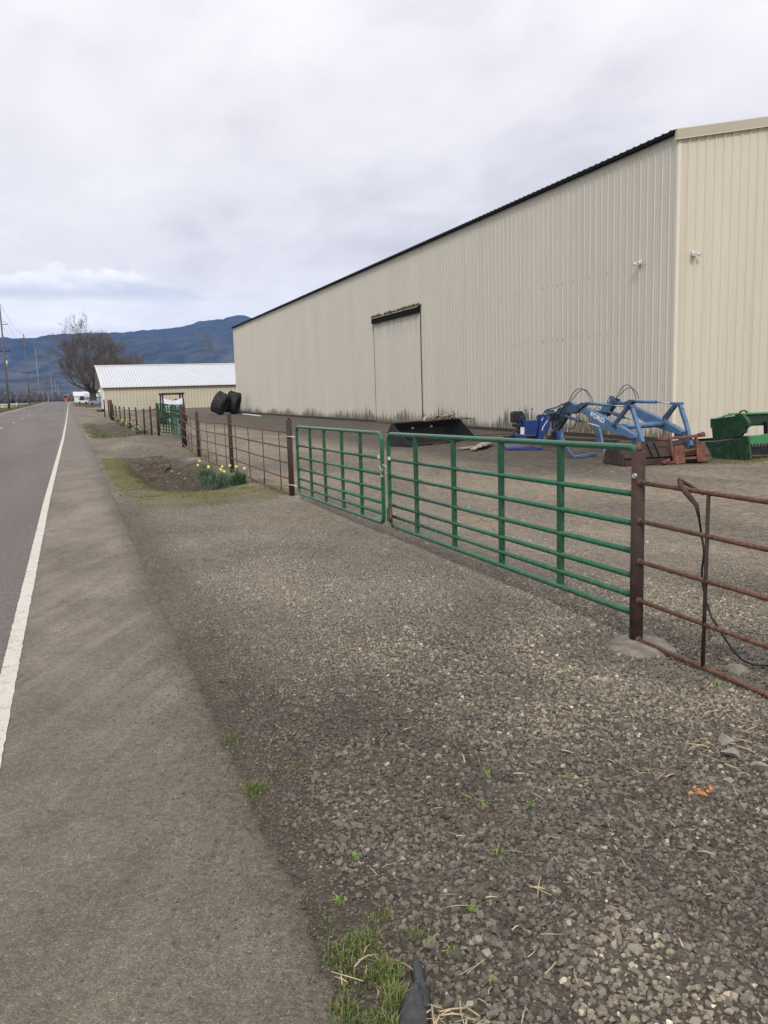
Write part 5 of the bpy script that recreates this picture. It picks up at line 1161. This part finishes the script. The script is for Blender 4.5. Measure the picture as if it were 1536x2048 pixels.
for i in range(11):
    a = random.uniform(0, 6.28); r = random.uniform(0, 1); rock(1402+r*26*math.cos(a), 1578+r*11*math.sin(a), random.uniform(.022, .034), SMo, 'bright orange paint marked stone in the small cluster on the right', 400+i, 'stone', 'painted_stone', 'orange painted stones')
# crumbs of white concrete by the fence
for i in range(9):
    rock(1370+random.uniform(-30, 80), 1400+random.uniform(-90, 25), random.uniform(.02, .045), MT['concrete'], 'small white crumb of concrete on the ground by the near fence', 450+i, 'crumb', 'concrete_crumb', 'concrete crumbs by the fence')
for i, (u_, v_, s) in enumerate([(345, 955, .16), (360, 962, .14), (372, 970, .13), (352, 972, .11), (335, 962, .10)]):
    g_ = G(u_, v_, -.4); o = rock(u_, v_, s, MT['silver'] if False else simple('wet_stone', (.13, .14, .15), (.2, .2, .2), 20, .5), 'wet grey stone in the bottom of the ditch', 480+i, 'stone', 'ditch_stone', 'wet stones in the ditch bottom')
    o.location = (g_[0], g_[1], Tz(g_[0], g_[1])+s*.2)

# black rubber flap at bottom
rb_ = MB(); K = 11
def lobe(ctr, wds0, hmax, sd):
    path = spline([G(*q) for q in ctr], 6); wds = np.interp(np.linspace(0, 1, len(path)), np.linspace(0, 1, len(wds0)), wds0); vs_ = []
    for i, p_ in enumerate(path):
        t = path[min(i+1, len(path)-1)]-path[max(i-1, 0)]; t[2] = 0; t /= np.linalg.norm(t); s_ = np.array([t[1], -t[0], 0])
        for j in range(K):
            q = (j/(K-1))*2-1; h_ = hmax*max(0, 1-abs(q)**2.6)**.7+.010*mnoise.noise(Vector((i*.45+sd, j*.9, 2)))+.004*mnoise.noise(Vector((i*1.3+sd, j*2.1, 5)))
            vs_.append(p_+s_*q*wds[i]*(1+.18*mnoise.noise(Vector((i*.8, sd+(1 if q > 0 else 4), 3))))+UZ*(Tz(p_[0], p_[1])+h_+.008))
    rb_.add(vs_, [(i*K+j, i*K+j+1, (i+1)*K+j+1, (i+1)*K+j) for i in range(len(path)-1) for j in range(K-1)], True)
lobe([(826, 2130), (828, 2048), (829, 2010), (832, 1982)], [.050, .046, .036, .012], .034, 1)
lobe([(852, 2030), (848, 2000), (838, 1965), (833, 1940), (830, 1922)], [.010, .020, .019, .017, .007], .030, 7)
o = ob('rubber_flap', rb_, simple('dusty_rubber', (.026, .028, .032), (.055, .056, .058), 26, .5, bump=.5, dist=.006, spots=(.15, .14, .13), spotlvl=.62), label='torn black rubber flap poking from the gravel at the bottom edge', cat='rubber scrap')
so_ = o.modifiers.new('thick', 'SOLIDIFY'); so_.thickness = .006

# ------------------------------------------------------------------ plants
def blades(mb, c, n_, spread, h, w_=.003, lean=.5, curve=.6, R=random, zfn=None):
    for _ in range(n_):
        a = R.uniform(0, 6.283); r = spread*math.sqrt(R.random()); x, y = c[0]+r*math.cos(a), c[1]+r*math.sin(a); z = (zfn(x, y) if zfn else Tz(x, y))
        la = R.uniform(0, 6.283); L = R.uniform(.1, lean); hh = h*R.uniform(.35, 1.15)*(1.15-.5*r/max(spread, 1e-3)); dx_, dy_ = math.cos(la), math.sin(la); px_, py_ = -dy_*w_, dx_*w_
        p0 = (x, y, z-.005); p1 = (x+dx_*hh*L*.3, y+dy_*hh*L*.3, z+hh*.55); p2 = (x+dx_*hh*L*(.3+curve), y+dy_*hh*L*(.3+curve), z+hh*(1-.35*L))
        mb.add([(p0[0]-px_, p0[1]-py_, p0[2]), (p0[0]+px_, p0[1]+py_, p0[2]), (p1[0]+px_*.8, p1[1]+py_*.8, p1[2]), (p1[0]-px_*.8, p1[1]-py_*.8, p1[2]), p2], [(0, 1, 2, 3), (3, 2, 4)])
def tuft(pts, label, mt, dens_h=None, w_=.0022):
    mb = MB()
    for u_, v_, n_, s, h in pts:
        g_ = G(u_, v_); blades(mb, g_, n_, s, h, w_, .9)
    return ob('grass', mb, mt, kind='stuff', label=label, cat='grass')
gm1 = simple('fresh_grass', (.085, .15, .028), (.17, .165, .055), 30, .6)
tuft([(508, 1580, 190, .055, .05), (500, 1600, 60, .04, .03), (462, 1480, 70, .06, .045), (578, 1530, 60, .06, .03)], 'green grass tufts growing along the edge of the tarmac', gm1)
tuft([(690, 1910, 170, .07, .05), (730, 1880, 130, .06, .04), (770, 1950, 230, .05, .075), (700, 1960, 80, .06, .04), (790, 2000, 160, .04, .07), (650, 1850, 50, .06, .03), (760, 1830, 70, .05, .03), (830, 1870, 40, .04, .035), (690, 2030, 120, .05, .05), (760, 2060, 200, .06, .06), (830, 2040, 60, .03, .04), (600, 1800, 30, .04, .02)], 'thick grass and weeds at the bottom edge beside the black rubber flap', gm1)
wp = [(1130, 1553), (955, 1465), (1005, 1475), (975, 1545), (932, 1590), (968, 1605), (1060, 1602), (995, 1700), (945, 1815), (902, 1900), (978, 1955), (707, 1712), (590, 1802), (680, 1800), (860, 1880), (1440, 1372), (1415, 1380), (1128, 1380), (1460, 1345)]
mb = MB()
for u_, v_ in wp:
    g_ = G(u_, v_); blades(mb, g_, random.randint(12, 26), .018, random.uniform(.018, .032), .0035, 1.2, .9)
ob('weeds', mb, simple('weed_leaf', (.20, .27, .05), (.11, .20, .04), 40, .6), kind='stuff', label='tiny bright green weeds dotted through the gravel', cat='weeds')
# straw bits
mb = MB()
def straw(x, y, L, z=.02):
    a = random.uniform(0, 3.14); d = np.array([math.cos(a), math.sin(a), random.uniform(-.1, .25)])*L/2; c = np.array([x, y, Tz(x, y)+z]); w_ = random.choice([.0012, .0018, .003])
    mb.tube([c-d, c+np.array([random.uniform(-.004, .004), random.uniform(-.004, .004), .002]), c+d], w_, 4)
for _ in range(150): straw(random.uniform(.8, 3.2), random.uniform(1.3, 3.6), random.uniform(.02, .07), .024)
for u_, v_, n_ in ((1320, 1545, 5), (1500, 1460, 14), (1430, 1500, 10), (870, 2060, 26), (900, 2040, 12), (1080, 1800, 3), (760, 1940, 10), (1510, 1500, 12)):
    g_ = G(u_, v_)
    for _ in range(n_): straw(g_[0]+random.gauss(0, .05), g_[1]+random.gauss(0, .05), random.uniform(.03, .10), .026)
ob('straw', mb, MT['straw'], kind='stuff', label='bits of dry straw strewn over the coarse gravel', cat='straw')
# mossy short grass patches
def patch(name, n_, fn, h, mt, label, w_=.004, hv=.5):
    mb = MB(); k = 0; tries = 0
    while k < n_ and tries < n_*20:
        tries += 1; x, y, pr_ = fn()
        if random.random() > pr_: continue
        blades(mb, (x, y), 3, .03, h*random.uniform(hv, 1.2), w_, 1.1); k += 1
    return ob(name, mb, mt, kind='stuff', label=label, cat='grass')
def f1():
    x = random.uniform(.68, 1.55); y = random.uniform(14, 25); return x, y, float(max(0, mnoise.noise(Vector((x*2, y*.9, 0)))+.45)*win(.68, .8, 1.1, 1.5, x))
patch('grass', 1500, f1, .035, MT['mossgrass'], 'mossy yellow green strip between the tarmac and the ditch')
def f2():
    x = random.uniform(.9, 3.5); y = random.uniform(12.4, 16); return x, y, float(max(0, mnoise.noise(Vector((x*1.3, y*1.6, 3)))+.35)*win(12.4, 13.3, 14.8, 16, y))
patch('grass', 1800, f2, .035, MT['mossgrass'], 'mossy yellow green band across the near end of the ditch')
def f3():
    x = random.uniform(1.2, 3.6); y = random.uniform(15.5, 24.5); return x, y, float(max(0, mnoise.noise(Vector((x*1.6, y*1.1, 7)))+.15))
patch('grass', 2400, f3, .06, simple('bank_grass', (.13, .13, .05), (.07, .08, .03), 2.5, .9), 'dry brown grass on the banks of the near ditch', .004)
def f4():
    x = random.uniform(.8, 3.5); y = random.uniform(37.5, 62); return x, y, float(max(0, mnoise.noise(Vector((x*.9, y*.5, 9)))+.3))
patch('grass', 1400, f4, .10, MT['drygrass'], 'dry grass over the second ditch below the distant posts', .010)
def f5():
    x = random.gauss(1.9, .35); y = random.gauss(43.5, 1.2); return x, y, 1
patch('grass', 260, f5, .22, simple('rich_grass', (.07, .16, .03), (.05, .11, .025), 3, .7), 'fresh green clump in the middle of the second ditch', .012)
def f6():
    x = random.uniform(4.0, 15.2); y = 4+26*random.random()**1.3; return x, y, float(max(0, mnoise.noise(Vector((x*.7, y*.5, 19)))-.05))
patch('grass', 1500, f6, .022, MT['mossgrass'], 'sparse low weeds in the gravel of the yard', .005)
def f7():
    x = random.uniform(12.2, 15.2); y = random.gauss(13.0, .55); return x, y, 1
patch('grass', 900, f7, .07, MT['mossgrass'], 'rough grass at the foot of the green harvester header', .004)
def f8():
    x = random.uniform(-16, -8.9); y = random.uniform(95, 330); return x, y, float(max(0, mnoise.noise(Vector((x*.3, y*.05, 29)))+.5))
patch('grass', 2600, f8, .55, MT['drygrass'], 'tall dry verge grass beneath the power poles', .05)
def f9():
    x = random.uniform(1.5, 13); y = random.uniform(150, 260); return x, y, float(max(0, mnoise.noise(Vector((x*.3, y*.05, 39)))+.3))
patch('grass', 1500, f9, .5, MT['drygrass'], 'rough verge growth round the foot of the big tree', .06)
def f10():
    x = random.uniform(.62, 1.0); y = random.uniform(1.7, 13); return x, y, float(max(0, mnoise.noise(Vector((x*6, y*1.5, 49)))-.05)*.9)
patch('grass', 120, f10, .018, gm1, 'scraps of grass in the dark strip along the tarmac edge', .002)

# daffodils
def daff(x, y, s, nl_, flowers, label, white=False, h=.36, z=None):
    z = Tz(x, y) if z is None else z; t = thing('daffodil_clump', (x, y, z), label, 'flowers'); mb = MB()
    blades(mb, (x, y), nl_, s, h, .006, 1.0 if s < .2 else 1.7, .9, zfn=lambda a, b: z); ob('leaves', mb, MT['leaf'], t)
    for (fx, fy, fz) in flowers:
        c = np.array([x+fx, y+fy, z+fz]); st = ob('stem', MB().tube([np.array([x+fx*.5, y+fy*.5, z]), c-[0, 0, .02]], .004, 5), MT['leaf'], t)
        mb = MB(); fd = np.array([-.3, -.9, .25]); fd /= np.linalg.norm(fd); a1 = np.cross(fd, [0, 0, 1]); a1 /= np.linalg.norm(a1); a2 = np.cross(a1, fd)
        for k in range(6):
            an = k*math.pi/3; d = a1*math.cos(an)+a2*math.sin(an); e = a1*math.cos(an+.5)+a2*math.sin(an+.5); e2 = a1*math.cos(an-.5)+a2*math.sin(an-.5)
            mb.add([c, c+e2*.018, c+d*.034, c+e*.018], [(0, 1, 2, 3)])
        fl = ob('flower', mb, MT['whitepetal' if white else 'yellowpetal'], t); ob('trumpet', MB().tube([c, c+fd*.03], [.008, .013], 8), MT['yellowpetal'], fl)
    return t
R5 = random.Random(5)
fl = lambda n_, s, h0, h1: [(R5.uniform(-s, s), R5.uniform(-s, s), R5.uniform(h0, h1)) for _ in range(n_)]
daff(2.96, 15.75, .14, 300, [(-.05, -.1, .38), (.10, -.12, .34)], 'dense upright dark green leaves at the fence, nearest flower clump', h=.44, z=-.06)
daff(2.78, 16.7, .40, 330, fl(6, .25, .24, .36), 'broad spreading daffodil clump with yellow blooms above the ditch', h=.36, z=-.10)
daff(2.66, 17.9, .18, 200, fl(3, .2, .28, .42), 'small daffodil clump behind the broad one by the culvert', h=.36, z=-.10)
for i, (u_, v_, n_, wh, lb) in enumerate([(284, 866, 12, False, 'distant yellow daffodil clump at the rightmost of the close posts'), (266, 856, 26, True, 'distant pale daffodil clump right of the largest yellow one'), (250, 850, 26, False, 'largest distant clump of yellow daffodils under the posts'), (243, 846, 10, False, 'small distant daffodil clump left of the largest one'), (235, 842, 7, True, 'farthest little daffodil clump along the post line')]):
    g_ = G(u_, v_, 0); daff(g_[0], g_[1], .34, 170, fl(n_, .42, .18, .42), lb, wh, .34)

# ------------------------------------------------------------------ haze
top_ = max(v.co.z for v in bpy.data.objects['hills'].data.vertices)+8
hz = MB().box((0, 1250, (top_-3)/2), (11600, 9100, top_+3))

hm, n = newmat('haze'); pvn = n.n('ShaderNodeVolumePrincipled', ins={'Color': (.15, .385, 1.0, 1), 'Density': 9.5e-5}); om = n.n('ShaderNodeOutputMaterial'); n.t.links.new(pvn.outputs[0], om.inputs['Volume'])
ob('haze', hz, hm, kind='stuff', label='thin bluish air over the valley', cat='haze')
